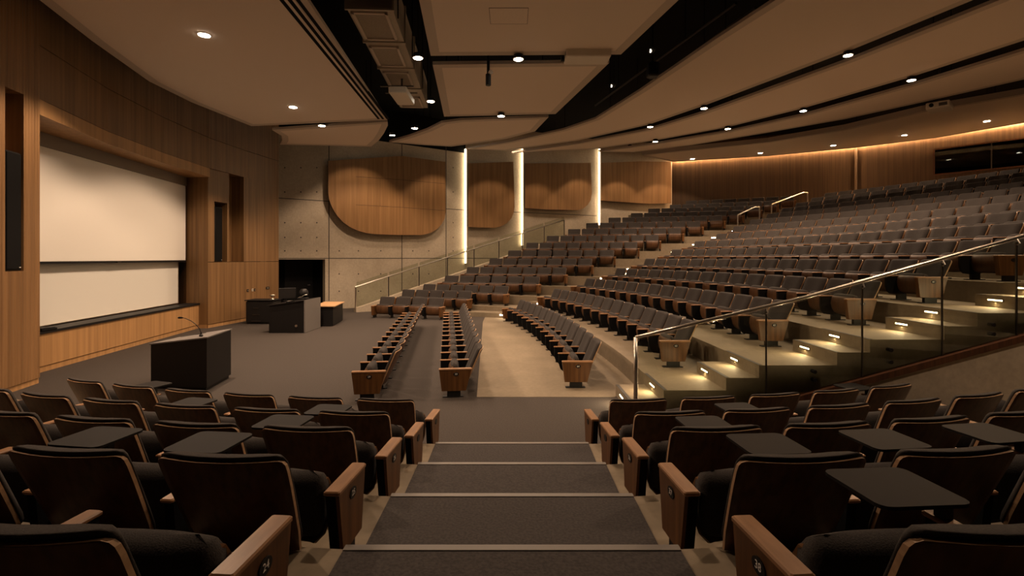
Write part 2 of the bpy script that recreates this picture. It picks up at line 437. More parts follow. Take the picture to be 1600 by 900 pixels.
dm = W0+d*1.75+nW*1.44
do = MB().prism([dm-d*.62, dm+d*.55, dm+d*.55+nW*.04, dm-d*.62+nW*.04], .0, 2.1).build('door_1', M['black']); do['kind'] = 'structure'
hq = dm+d*.42; MB().tube([(hq.x, hq.y, 1.0), (hq.x-nW.x*.05, hq.y-nW.y*.05, 1.0), (hq.x-nW.x*.05-d.x*.1, hq.y-nW.y*.05-d.y*.1, 1.0)], .012).build('door_handle', M['steel'], do)
# back wall of dark timber and its seam
bw = wallrun([W4, W5, Vector((21.9, 21.9)), Vector((25.2, 16)), Vector((26.5, 6))], 0, TOP, .3, -1)
struct(bw, 'wall_back', M['wood_back'])
s = Pwall(1337, 260, W5, Vector((21.9, 21.9)), .02)
struct(MB().box(W5.x-.03, W5.x+.03, W5.y-.1, W5.y+.02, 4.7, 8.05), 'trim_3', M['wood_back'])
# formwork joints and tie holes cast in the concrete
jt = MB()
def joint(px0, py0, px1, py1, a, c, wd=.018):
    p0, p1 = Pwall(px0, py0, a, c, .003), Pwall(px1, py1, a, c, .003)
    dd = (p1-p0).normalized(); nn = Vector(((c-a).y, -(c-a).x, 0)).normalized(); nn = nn if nn.y < 0 else -nn
    u = dd.cross(nn)*wd
    jt.loft([p0-u, p1-u, p1+u, p0+u], [v-nn*.008 for v in (p0-u, p1-u, p1+u, p0+u)])
zj1, zj2, zj3 = 2.18, 4.62, 7.3
for zz in (zj1, zj2):
    for a, c in ((W0, W1), (W1, W2), (W2, W3)):
        dd = (c-a).normalized(); nn = Vector((dd.y, -dd.x)); nn = nn if nn.y < 0 else -nn
        if a is not W0 or True:
            a2, c2 = a+nn*.003, c+nn*.003
            jt.prism([a2, c2, c2-nn*.02, a2-nn*.02], zz-.015, zz+.015)
for px in (514, 628, 697): joint(px, 215, px, 470, W0, W1)
for px in (445, 470, 495, 530, 560, 595, 645, 670, 708):
    for py in (348, 371, 392, 428, 455, 300, 262):
        if 512 < px < 700 and 235 < py < 372: continue
        if px < 512 and py > 400: continue
        p0 = Pwall(px, py, W0, W1, .004)
        jt.disc(p0, (nW.x, nW.y, 0), .028, .01, 10)
jt.build('wall_joints', M['dark_nosing'], FW[1])

# wooden acoustic panels on the far wall
def acoustic(pts, a, c, label, joints=()):
    base = sum((Pwall(x, y, a, c, .2) for x, y in pts), Vector())/len(pts)
    t = tag(bpy.data.objects.new('acoustic_panel', None), label, 'wall panel', 'timber acoustic panels on the concrete wall'); C.objects.link(t)
    t.location = base
    f = [Pwall(x, y, a, c, .24) for x, y in pts]
    dd = (c-a).normalized(); nn = Vector((dd.y, -dd.x, 0)); nn = nn if nn.y > 0 else -nn
    MB().loft(f, [p+nn*.06 for p in f], 0, 1).build('panel_face', [M['wood_panel'], M['wood_back']], t)
    MB().loft([base+(p-base)*.6+nn*.06 for p in f], [base+(p-base)*.6+nn*.234 for p in f]).build('batten', M['black'], t)
    for (x0, y0, x1, y1) in joints:
        p0, p1 = Pwall(x0, y0, a, c, .241), Pwall(x1, y1, a, c, .241)
        u = Vector((0, 0, 1)) if abs(y1-y0) < abs(x1-x0) else Vector((dd.x, dd.y, 0))
        q = [p0-u*.008, p1-u*.008, p1+u*.008, p0+u*.008]
        MB().loft(q, [v-nn*.002 for v in q]).build('groove', M['wood_back'], t)
def cr7(L): return [(420+x/2.5, 200+y/2.5) for x, y in L]
def smooth_pts(P, closed=True, n=3):
    return P
acoustic(cr7([(232, 128), (380, 118), (520, 109), (690, 132), (691, 330), (686, 355), (675, 376), (660, 393), (640, 406), (617, 414), (595, 418), (520, 418), (420, 415), (385, 411), (350, 402), (318, 388), (290, 368), (265, 340), (247, 310), (236, 282), (232, 255)]), W0, W1, 'largest timber wall panel with a rounded bottom, above the stage end of the railing', [(512+44, 276, 628, 281), (628, 281, 695, 287), (556, 320, 628, 324), (628, 324, 695, 329), (594, 279, 594, 322), (630, 245, 630, 324)])
acoustic(cr7([(779, 138), (955, 132), (960, 305), (957, 330), (948, 352), (930, 372), (905, 385), (880, 390), (840, 389), (779, 386)]), W1, W2, 'narrow timber wall panel with one rounded corner between two light strips')
acoustic(cr7([(1001, 138), (1258, 136), (1262, 255), (1258, 280), (1246, 300), (1228, 315), (1205, 321), (1100, 319), (1001, 313)]), W2, W3, 'wide timber wall panel with one rounded corner above the end of the glass railing')
acoustic(cr7([(1298, 136), (1450, 130), (1572, 132), (1572, 294), (1480, 296), (1298, 283)]), W3, W4, 'square cornered timber wall panel beside the dark back wall')
# vertical light strips between the panels
for px, a, c, y0, y1, lab in ((728.5, W0, W1, 232, 412, 'vertical light strip beside the largest timber panel'), (817, W1, W2, 232, 384, 'vertical light strip between the narrow and the wide timber panel'), (937.5, W2, W3, 232, 352, 'vertical light strip beside the square cornered timber panel')):
    p = Pwall(px, y1, a, c, .12); q = Pwall(px, y0, a, c, .12)
    t = thing('light_strip', lab, 'light', (p.x, p.y, p.z), math.atan2((c-a).y, (c-a).x), 'vertical light strips on the concrete wall')
    h = q.z-p.z
    MB().box(-.026, .026, -.02, .116, 0, h).build('channel', M['white_plastic'], t, local=True)
    MB().box(-.033, -.026, -.015, .1, .02, h-.02).box(-.022, .022, -.028, -.02, .02, h-.02, 1).build('diffuser', [M['led'], M['led_front']], t, local=True)

# control booth window in the back wall
a, c = W5, Vector((21.9, 21.9))
p0, p1 = Pwall(1458, 228, a, c, .04), Pwall(1640, 228, a, c, .04)
t = bpy.data.objects.new('window_1', None); C.objects.link(t); t['kind'] = 'structure'; t.location = (p0.x, p0.y, 6.2)
t.rotation_euler = (0, 0, math.atan2(p1.y-p0.y, p1.x-p0.x)); L = (p1-p0).length
z0, z1 = -.1+.0, 1.15
MB().box(0, L, .0, .05, z0, z0+.06).box(0, L, 0, .05, z1-.06, z1).box(0, .06, 0, .05, z0, z1).box(L-.06, L, 0, .05, z0, z1).build('window_frame', M['walnut'], t, local=True)
MB().box(.06, L-.06, .02, .03, z0+.06, z1-.06).build('pane', M['booth_glass'], t, local=True)
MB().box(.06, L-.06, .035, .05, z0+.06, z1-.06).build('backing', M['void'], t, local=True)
MB().box(L*.52, L*.52+.04, .0, .035, z0+.06, z1-.06).build('mullion', M['dark_steel'], t, local=True)

# ------------------------------------------------------------------ ceiling clouds
def cloud(pix, z, label, th=.075, extra=(), border=True, shrink=.93):
    poly = [Vector((Pz(x, y, z).x, Pz(x, y, z).y)) if not isinstance(x, str) else Vector(y) for x, y in pix]
    t = thing('ceiling_cloud', label, 'ceiling panel', (poly[0].x, poly[0].y, z), 0, 'suspended ceiling clouds')
    MB().prism(poly, z, z+th, 0, 1).build('cloud_board', [M['cloud'], M['cloud_edge']], t)
    A_ = sum(poly[i].x*poly[(i+1) % len(poly)].y-poly[(i+1) % len(poly)].x*poly[i].y for i in range(len(poly)))
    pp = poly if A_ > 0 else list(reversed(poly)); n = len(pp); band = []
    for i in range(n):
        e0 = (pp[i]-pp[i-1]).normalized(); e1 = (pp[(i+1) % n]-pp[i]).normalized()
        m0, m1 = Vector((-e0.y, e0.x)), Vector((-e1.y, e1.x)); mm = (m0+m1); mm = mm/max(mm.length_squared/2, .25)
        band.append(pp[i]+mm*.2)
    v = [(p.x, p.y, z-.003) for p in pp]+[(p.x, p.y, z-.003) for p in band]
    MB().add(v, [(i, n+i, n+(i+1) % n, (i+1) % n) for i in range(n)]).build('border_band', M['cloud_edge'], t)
    cx = sum((p for p in poly), Vector((0, 0)))/len(poly)
    b = MB()
    for p in poly[::max(1, len(poly)//4)]:
        q = cx+(p-cx)*.7
        b.tube([(q.x, q.y, z+th), (q.x, q.y, TOP)], .012, 6)
    b.build('hanger', M['void'], t)
    return t, poly
t, pA = cloud([('w', (-6.2, 2.6)), ('w', (-6.9, 5.4)), (62, 0), (143, 63), (233, 127), (300, 160), (393, 197), (605, 187), (480, 0), ('w', (-3.2, 2.6))], Z_A, 'largest ceiling cloud over the stage with a triple slot diffuser along one edge')
# slot diffuser in the stage cloud
p0, p1 = Pz(592, 186, Z_A), Pz(440, 0, Z_A); p1 = p0+(p1-p0)*1.4
dd = (p1-p0).normalized(); uu = Vector((dd.y, -dd.x, 0))
for o in (0, .13, .26):
    b = MB(); q0, q1 = p0-uu*o, p1-uu*o
    if o: q0 = q0
    b.loft([q0-uu*.035+Vector((0, 0, -.004)), q1-uu*.035+Vector((0, 0, -.004)), q1+uu*.035+Vector((0, 0, -.004)), q0+uu*.035+Vector((0, 0, -.004))], [q0-uu*.035+Vector((0, 0, .03)), q1-uu*.035+Vector((0, 0, .03)), q1+uu*.035+Vector((0, 0, .03)), q0+uu*.035+Vector((0, 0, .03))])
    b.build('air_slot', M['void'], t)
cloud([(425, 203), (605, 190), (606, 196), (600, 208), (592, 219), (580, 229), (437, 226), (441, 219), (440, 212)], Z_A, 'small ceiling cloud with a curved end beyond the stage cloud')
cloud([('w', (-1.55, 2.5)), (655, 0), (673, 87), (970, 85), (1060, 0), ('w', (4.6, 2.5))], Z_C, 'wide centre ceiling cloud with an access hatch, nearest the camera')
p = Pz(795, 25, Z_C)
hb = MB().box(p.x-.34, p.x+.34, p.y-.3, p.y+.3, Z_C-.006, Z_C+.01)
o = hb.build('access_hatch', M['cloud']); o.parent = [x for x in C.objects if x.get('label', '').startswith('wide centre')][0]
o.data.transform(world_of(o.parent).inverted())
hj = MB()
for q in ((-.35, .35, -.31, -.30), (-.35, .35, .30, .31), (-.35, -.34, -.31, .31), (.34, .35, -.31, .31)): hj.box(p.x+q[0], p.x+q[1], p.y+q[2], p.y+q[3], Z_C-.007, Z_C+.005)
hj.build('hatch_joint', M['case'], o)
cloud([(676, 101), (952, 98), (868, 178), (694, 182)], Z_C, 'middle centre ceiling cloud behind the hanging microphone')
cloud([(690, 192), (720, 188), (857, 183), (836, 205), (790, 217), (705, 229), (655, 226), (608, 222), (640, 213), (668, 203)], Z_C, 'farthest centre ceiling cloud with a pointed end')
L1 = [(728, 233), (800, 221), (880, 203), (930, 186), (1000, 142), (1120, 60), (1212, 0)]
L2 = [(1520, 0), (1325, 80), (1100, 165), (1012, 195), (900, 220), (790, 235)]
cloud(L1+[('w', (6.2, 5)), ('w', (10.8, 5))]+L2, Z_F, 'long curved ceiling cloud first above the raked seats')
L2b = [(800, 239), (905, 224), (1012, 203), (1100, 176), (1325, 95), (1562, 0)]
L3 = [(1640, 48), (1600, 63), (1424, 120), (1255, 169), (1135, 199), (1020, 220), (925, 233), (850, 236)]
cloud(L2b+[('w', (11.2, 5)), ('w', (14, 8))]+L3, Z_F, 'long curved ceiling cloud second above the raked seats')
L3b = [(935, 237), (1022, 225), (1137, 206), (1255, 180), (1424, 133), (1600, 79), (1640, 66)]
L4 = [(1640, 112), (1600, 124), (1440, 160), (1320, 186), (1200, 207), (1080, 227), (990, 238)]
cloud(L3b+L4, Z_F, 'long curved ceiling cloud third above the raked seats, crossed by a projector hatch')
L5 = [(1003, 242), (1200, 222), (1320, 202), (1440, 174), (1600, 147), (1660, 136)]
L6 = [(1660, 180), (1600, 192), (1460, 216), (1337, 231), (1200, 244), (1052, 253)]
cloud(L5+L6, Z_B, 'lowest-lit rear ceiling cloud against the back wall with a glowing cove', .2)
# glowing cove along the back wall
cv = tag(bpy.data.objects.new('cove_light', None), 'glowing warm light strip in the cove along the dark back wall', 'light'); C.objects.link(cv); cv.location = (W4.x, W4.y, 8.1)
runs = [W4, W5, Vector((21.9, 21.9)), Vector((25.2, 16))]
def inset(o0, o1, z0, z1, nm, m):
    b = MB()
    for a, c in zip(runs[:-1], runs[1:]):
        d = (c-a).normalized(); n = Vector((d.y, -d.x)); n = n if n.y < 0 else -n
        b.prism([a+n*o0+d*.1, c+n*o0, c+n*o1, a+n*o1+d*.1], z0, z1)
    b.build(nm, m, cv)
inset(.03, .08, 7.985, 8.01, 'diffuser', M['cove'])
inset(.004, .3, 8.015, 8.04, 'channel', M['cloud_edge'])

# ------------------------------------------------------------------ downlights
def downlight(px, py, z, label, energy, r=.1, angle=125, blend=.35, power=True, xy=None):
    p = Pz(px, py, z) if xy is None else Vector((xy[0], xy[1], z))
    t = thing('downlight', label, 'ceiling light', p, 0, 'recessed downlights')
    MB().lathe([(r*1.18, .0), (r*1.18, -.008), (r, -.012), (r, .0)], (0, 0, 0), 20).build('trim_ring', M['cloud_edge'], t, local=True)
    MB().disc((0, 0, -.0145), (0, 0, 1), r*.985, .004, 20).build('lens', M['lens'], t, local=True)
    MB().lathe([(r*1.02, 0.001), (r*1.02, .08), (r*.5, .1)], (0, 0, 0), 14).build('housing', M['black'], t, local=True)
    MB().tube([(0, 0, .1), (0, 0, TOP-z)], .006, 6).build('suspension_rod', M['void'], t, local=True)
    if power:
        l = lamp('beam', t, 'SPOT', p+Vector((0, 0, -.03)), energy, spot_size=math.radians(angle), spot_blend=blend, shadow_soft_size=.07)
    return t
DL = [
 (319, 54, Z_A-.001, 'brightest downlight in the stage cloud', E_STAGE, .1, 131, .25),
 (458, 167, Z_A-.001, 'smaller downlight near the far end of the stage cloud', E_STAGE, .1, 131, .25),
 (503, 196, Z_A-.0, 'downlight in the gap beyond the stage cloud', E_SPOT*.8),
 (653, 90, Z_C-.1, 'downlight beside the hanging ducts, nearest the camera', E_SPOT),
 (673, 158, Z_C-.1, 'downlight beside the far end of the ducts', E_SPOT*.8),
 (648, 200, Z_C-.1, 'downlight in the dark gap above the pointed cloud', E_SPOT*.8),
 (613, 211, 7.1, 'downlight in the dark gap beside the curved-end cloud', E_SPOT*1.0),
 (810, 92, Z_C-.1, 'downlight in the gap between the wide and middle centre clouds', E_SPOT*1.1),
 (783, 181, Z_C-.1, 'downlight in the gap behind the middle centre cloud', E_SPOT*.8),
 (779, 217, Z_F-.15, 'small downlight at the tip of the first long cloud', E_SEAT*.5),
 (1325, 86, Z_F-.1, 'largest downlight in the first gap over the raked seats', E_SEAT, .1, 146, .6),
 (1100, 169, Z_F-.1, 'downlight midway along the first gap over the raked seats', E_SEAT, .1, 146, .6),
 (1016, 198, Z_F-.1, 'farthest downlight along the first gap over the raked seats', E_SEAT*.8, .1, 146, .6),
 (1424, 125, Z_F-.1, 'largest downlight in the second gap over the raked seats', E_SEAT, .1, 146, .6),
 (1255, 173, Z_F-.1, 'downlight midway along the second gap over the raked seats', E_SEAT*.9, .1, 146, .6),
 (1137, 201, Z_F-.1, 'downlight toward the far wall in the second gap over the seats', E_SEAT*.8, .1, 146, .6),
 (1024, 221, Z_F-.1, 'farthest downlight along the second gap over the raked seats', E_SEAT*.6, .1, 146, .6),
 (1542, 189, Z_B-.0011, 'downlight in the rear cloud nearest the booth window', 115, .1, 108, .5),
 (1413, 211, Z_B-.0011, 'downlight in the rear cloud, second from the booth window', 115, .1, 108, .5),
 (1302, 227, Z_B-.0011, 'downlight in the rear cloud, third from the booth window', 115, .1, 108, .5),
 (1188, 239, Z_B-.0011, 'downlight in the rear cloud, fourth from the booth window', 115, .1, 108, .5),
 (1082, 248, Z_B-.0011, 'downlight in the rear cloud, farthest from the booth window', 115, .1, 108, .5),
]
for a in DL: downlight(*a)
# wall washers hidden from the camera above the clouds, one in front of each bright scallop on the timber panels
for px, a, c, lab in ((560, W0, W1, 'wall washer downlight before the left of the largest timber panel'), (683, W0, W1, 'wall washer downlight before the end of the largest timber panel'), (768, W1, W2, 'wall washer downlight before the narrow timber panel'), (838, W2, W3, 'wall washer downlight before the start of the wide timber panel'), (905, W2, W3, 'wall washer downlight before the end of the wide timber panel'), (965, W3, W4, 'wall washer downlight before the square cornered panel'), (1030, W3, W4, 'wall washer downlight beside the dark back wall')):
    q = Pwall(px, 300, a, c, 2.1 if px < 900 else 1.7); dd = (c-a).normalized(); nn = Vector((dd.y, -dd.x)); nn = nn if nn.y < 0 else -nn
    q0 = Pwall(px, 300, a, c, .25); q = Vector((q0.x, q0.y))+nn*(1.9 if px < 900 else 1.5)
    downlight(0, 0, 8.3, lab, 420 if px < 700 else 300, angle=88, blend=.25, xy=(q.x, q.y))
for xy, z, e, lab in (((-5.0, 4.9), Z_A-.001, E_STAGE*.6, 'added unseen downlight in the stage cloud above the frame'), ((.2, 6.2), Z_C-.001, E_SPOT*.9, 'added unseen downlight in the wide centre cloud above the frame'), ((7.4, 5.3), Z_F-.001, E_SEAT*1.0, 'added unseen downlight in the first long cloud above the frame'), ((13, 9.2), Z_F-.1, E_SEAT*.8, 'added unseen downlight in the second gap above the frame')):
    downlight(0, 0, z, lab, e, xy=xy)  # unseen downlights added to light the near part of the hall

# ------------------------------------------------------------------ seats
W = .70; HW = .35
def ygrid(z): return -.085-(z-.2)*.44
def shell_grid(off, zs, ws, bulge=None, nx=9):
    us = [-1, -.88, -.6, -.3, 0, .3, .6, .88, 1]
    return [[Vector((u*wv, ygrid(z)+.05*u*u*(wv/.3)+off+(bulge(u, i/(len(zs)-1)) if bulge else 0), z)) for u in us] for i, (z, wv) in enumerate(zip(zs, ws))]
def two_skin(front, back, mats, kf=0, kb=0, kr=1, name='m', smooth=True):
    r, c = len(front), len(front[0]); v = [p for g in front for p in g]+[p for g in back for p in g]; o = r*c; f = []; idx = []
    for i in range(r-1):
        for j in range(c-1):
            a = i*c+j
            f.append((a+1, a, a+c, a+c+1)); idx.append(kf)
            f.append((o+a, o+a+1, o+a+c+1, o+a+c)); idx.append(kb)
    ring = [(0, j) for j in range(c)]+[(i, c-1) for i in range(1, r)]+[(r-1, j) for j in range(c-2, -1, -1)]+[(i, 0) for i in range(r-2, 0, -1)]
    for q in range(len(ring)):
        a = ring[q][0]*c+ring[q][1]; b2 = ring[(q+1) % len(ring)]; b_ = b2[0]*c+b2[1]
        f.append((a, b_, o+b_, o+a)); idx.append(kr)
    me = mesh(name, v, f, mats, idx)
    sm = [i not in (kr,) or kr == kf for i in idx] if smooth else [False]*len(f)
    me.polygons.foreach_set('use_smooth', sm)
    return me
ZS = [.20, .32, .46, .58, .670, .702, .718, .726]; WS = [.262, .280, .292, .301, .305, .303, .294, .276]
def bl(u, t): return .012+.062*(1-abs(u)**9)*(1-abs(2*t-1)**10)
ZC = [.24, .26, .30, .42, .55, .66, .712, .735, .745]; WC = [.245, .27, .28, .29, .299, .303, .301, .290, .262]
ME = {}
for suf, kx in (('', 1.04), ('_near', .935)):
    WSx = [x*kx for x in WS]; WCx = [x*kx for x in WC]
    ME['backrest'+suf] = two_skin(shell_grid(0, ZS, WSx), shell_grid(-.02, ZS, WSx), [M['walnut'], M['ply']], 0, 0, 1, 'backrest')
    ME['back_cushion'+suf] = two_skin(shell_grid(0, ZC, WCx, bl), shell_grid(.002, ZC, WCx), [M['fabric']], 0, 0, 0, 'back_cushion')
# folded seat pan: timber underside faces forward, grey cushion behind it
def pan(zs, ys, ws, curve):
    us = [-1, -.9, -.5, 0, .5, .9, 1]
    return [[Vector((u*wv, y-curve*abs(u)**4, z)) for u in us] for z, y, wv in zip(zs, ys, ws)]
pz = [.13, .16, .22, .32, .41, .455, .475]; py_ = [.155, .195, .225, .245, .235, .21, .18]; pw_ = [.24, .27, .282, .285, .285, .28, .26]
ME['seat_pan'] = two_skin(pan(pz, py_, pw_, .03), pan([.14, .165, .22, .32, .41, .45, .468], [y-.02 for y in py_], [x*.98 for x in pw_], .03), [M['walnut_pan'], M['arm_wood']], 0, 0, 1, 'seat_pan')
cz = [.16, .19, .26, .36, .44, .485, .502]; cf = [.16, .185, .205, .222, .215, .195, .17]; cb = [.12, .08, .06, .06, .07, .09, .14]; cw2 = [.22, .262, .275, .28, .28, .262, .21]
ME['seat_cushion'] = two_skin(pan(cz, cf, cw2, .03), [[Vector((v.x, y+.03*abs(v.x/.28)**4, z)) for v in r] for r, y, z in zip(pan(cz, cb, cw2, 0), cb, cz)], [M['fabric']], 0, 0, 0, 'seat_cushion')
def arm_mesh(x, wd=.064, z0=.432, z1=.452): return MB().box(x-wd/2, x+wd/2, -.12, .385, z0, z1, bev=.006).me('armrest', M['arm_wood'])
def yz(x0, x1, pts):
    return MB().loft([(x0, y, z) for y, z in pts], [(x1, y, z) for y, z in pts])
ARM = [(-.10, .431), (-.08, .22), (-.03, .12), (.17, .10), (.29, .115), (.345, .17), (.372, .26), (.372, .431)]
def ped(x): return MB().box(x-.02, x+.02, -.0, .17, .01, .125).box(x-.05, x+.05, -.07, .25, 0, .014)
ME['armrest'] = arm_mesh(HW); ME['arm_panel'] = yz(HW-.024, HW+.024, ARM).me('arm_panel', M['black_cloth']); ME['pedestal'] = ped(HW).me('pedestal', M['black'])
END = [(-.125, .425), (-.115, .40), (-.035, .10), (.345, .10), (.382, .40), (.385, .425)]
ENDN = [(.03, .425), (.035, .40), (.09, .10), (.345, .10), (.392, .40), (.395, .425)]
NUM = {}
def number_mesh(txt, x, yc, sgn):
    cu = bpy.data.curves.new('n', 'FONT'); cu.body = txt; cu.size = .042; cu.align_x = 'CENTER'; cu.align_y = 'CENTER'; cu.extrude = .0006
    ob = bpy.data.objects.new('n', cu); C.objects.link(ob)
    dg = bpy.context.evaluated_depsgraph_get(); me = bpy.data.meshes.new_from_object(ob.evaluated_get(dg))
    bpy.data.objects.remove(ob)
    R = Matrix(((0, 0, sgn, x), (sgn, 0, 0, yc), (0, 1, 0, .365), (0, 0, 0, 1)))
    me.transform(R); me.materials.clear(); me.materials.append(M['white_mark']); me.name = 'seat_number'
    return me
def end_meshes(sgn, near=False):
    x = sgn*(HW+.01); r = {}; out = ENDN if near else END; t = .034 if near else .04; ya, yb = (.02, .40) if near else (-.13, .39)
    b = yz(min(x-sgn*t, x+sgn*(t-.018)), max(x-sgn*t, x+sgn*(t-.018)), out); b.i = [1 if near else 0]*len(b.f)
    b2 = yz(min(x+sgn*(t-.018), x+sgn*t), max(x+sgn*(t-.018), x+sgn*t), out); b.add(b2.v, b2.f, 0)
    r['end_panel'] = b.me('end_panel', [M['walnut_end'], M['black_cloth']])
    r['armrest'] = MB().box(x-t-.006, x+t+.006, ya, yb, .425, .450, bev=.006).me('armrest', M['arm_wood'])
    yc = .21 if near else .12
    b = MB(); q = lambda dx: [(x+sgn*(t+dx), yc+.042*math.cos(a*math.pi/10), .365+.03*math.sin(a*math.pi/10)) for a in range(20)]
    b.loft(q(0), q(.005)); r['number_plate'] = b.me('number_plate', M['black'])
    r['pedestal'] = MB().box(x-.028, x+.028, .05, .26, .0, .105).box(x-.045, x+.045, .0, .33, 0, .014).me('pedestal', M['black'])
    r['num_x'] = x+sgn*(t+.0052); r['num_y'] = yc
    return r
ENDM = {1: end_meshes(1), -1: end_meshes(-1), 2: end_meshes(1, True), -2: end_meshes(-1, True)}
def tablet_meshes(sgn):
    # board swung out in front of the sitter, carried on the arm at side sgn
    x0 = sgn*HW; cx = .21 if sgn > 0 else .21; pts = []
    for qx, qy in ((.168, .165), (-.168, .165), (-.168, -.165), (.168, -.165)):
        for e in range(4):
            a = math.atan2(qy, qx); a0 = math.floor(a/(math.pi/2))*math.pi/2+e*math.pi/6
            pts.append((cx+(qx-math.copysign(.04, qx))+.04*math.cos(a0), .385+(qy-math.copysign(.04, qy))+.04*math.sin(a0)))
    r = {}
    r['tablet'] = MB().prism(pts, .536, .550).me('tablet', M['tablet'])
    r['tablet_arm'] = MB().box(x0-.02, x0+.02, .30, .34, .453, .520).box(min(x0, cx)-.02, max(x0, cx)+.02, .30, .34, .520, .535).me('tablet_arm', M['black'])
    return r
TAB = {1: tablet_meshes(1), -1: tablet_meshes(-1)}

SEATS = []      # dicts collected first, built at the end
def seat(pos, rz, label, group, end=0, last=False, tab=0, sx=1.0, num=None):
    SEATS.append(dict(pos=Vector(pos), rz=rz, label=label, group=group, end=end, last=last, tab=tab, sx=sx, num=num))
def face_rz(n): return math.atan2(-n.x, n.y)   # rotation that turns local +y to n
BO = .315            # the back top lies this far behind the seat origin
# raked middle block
for k in range(3, 18):
    c, R = circ(NB[k], FP[k]); a1 = math.atan2(FP[k].y-c.y, FP[k].x-c.x); L = a1*R
    n = max(1, round(L/.70)); st = L/n
    start = -1 if k == 3 else 0
    for i in range(0, n):
        a = (i+.5)*st/R; rad = Vector((math.cos(a), math.sin(a)))
        bp = c+rad*R; q = bp-rad*BO
        px = 800+F*(q.x+.3)/q.y
        if px > 1665: continue
        e = -1 if i == 0 else 1 if i == n-1 else 0
        seat((q.x, q.y, Z[k]+(.004 if k == 3 else 0)), face_rz(-rad), 'grey tip-up seat in %s row of raked middle block, %s from near stairs' % (ORD[k-2], ORD[i+1]), 'seats of the raked middle block', e, i == n-1, sx=st/.70, num={3: '64', 4: '63', 5: '62', 6: '62', 7: '61'}.get(k) if i == 0 else None)
# far block beyond the stairs
for j in range(1, 17):
    e, g = EP[j], GP[j]; L = (g-e).length; n = max(3, round(L/.67)); d = (g-e).normalized(); nf = far_n(j)
    zz = 0 if j == 1 else Z2 if j == 2 else Z[j+1]
    for i in range(n):
        q = e+d*(L/n*(i+.5))+nf*BO
        seat((q.x, q.y, zz), face_rz(nf), 'grey tip-up seat in %s row of far block, %s from far stairs' % (ORD[j], ORD[i+1]), 'seats of the far block', -1 if i == 0 else 1 if i == n-1 else 0, i == n-1, sx=L/n/.70)
# two straight rows on the carpet
for r, (x0, y0, x1, y1) in enumerate(((-2.17, 7.95, -3.2, 16.35), (-.85, 8.14, -1.9, 16.5))):
    a, c = Vector((x0, y0)), Vector((x1, y1)); d = (c-a).normalized(); st = (c-a).length/12; nf = Vector((-d.y, d.x))
    for i in range(12):
        q = a+d*st*(i+.5)-nf*.08
        seat((q.x, q.y, 0), face_rz(nf), 'grey tip-up seat in %s on the carpet, %s from its near end' % ('front row' if r == 0 else 'second straight row', ORD[i+1]), 'seats of the straight rows on the carpet', -1 if i == 0 else 1 if i == 11 else 0, i == 11, sx=st/.70, num=('29', '30')[r] if i == 0 else None)
# near block seen from behind, both sides of the carpeted steps
TABS = {('l', 4, 2): 1, ('l', 4, 3): 1, ('r', 4, 1): 1, ('r', 4, 2): 1, ('r', 4, 3): 1, ('l', 3, 2): 1, ('r', 3, 1): 1, ('l', 2, 4): 1, ('l', 2, 2): 1, ('r', 2, 2): 1, ('l', 1, 6): 1, ('r', 1, 5): 1, ('l', 5, 2): 1, ('r', 5, 1): 1}
CNT = {'l': [0, 6, 7, 6, 5, 4], 'r': [0, 5, 6, 6, 5, 4]}
BY = [0, 5.2, 4.14, 3.185, 2.225, 1.245]
for side, sg in (('l', -1), ('r', 1)):
    for r in range(1, 6):
        R = CN.y-BY[r]
        for i in range(CNT[side][r]):
            x = 1.315+i*.765; th = math.asin(x/R)
            rad = Vector((sg*math.sin(th), -math.cos(th))); bp = CN+rad*R; q = bp-rad*BO
            tb = TABS.get((side, r, i+1), 0)
            seat((q.x, q.y, .19*(r-1)), face_rz(-rad), '%s in %s row %s of carpeted steps, %s from the steps' % ('walnut-backed seat'+(' with open tablet' if tb else ''), ORD[r], 'left' if side == 'l' else 'right', ORD[i+1]),
                 'seats of the near block', (2 if side == 'l' else -2) if i == 0 else 0, side == 'r' and i == CNT[side][r]-1, tb, 1.06, {('l', 5): '24', ('r', 5): '38', ('l', 4): '25', ('r', 4): '37', ('l', 3): '26', ('r', 3): '36'}.get((side, r)) if i == 0 else None)

def seat_parts(s):
    out = ['backrest', 'back_cushion', 'seat_pan', 'seat_cushion']
    near = s['group'] == 'seats of the near block'
    res = [(n, ME[n+'_near' if near and n.startswith('back') else n]) for n in out]
    if s['end'] < 1: res += [(n, ME[n]) for n in ('armrest', 'arm_panel', 'pedestal')]
    if s['end']: res += [(n, ENDM[s['end']][n]) for n in ('end_panel', 'armrest', 'pedestal')]
    return res
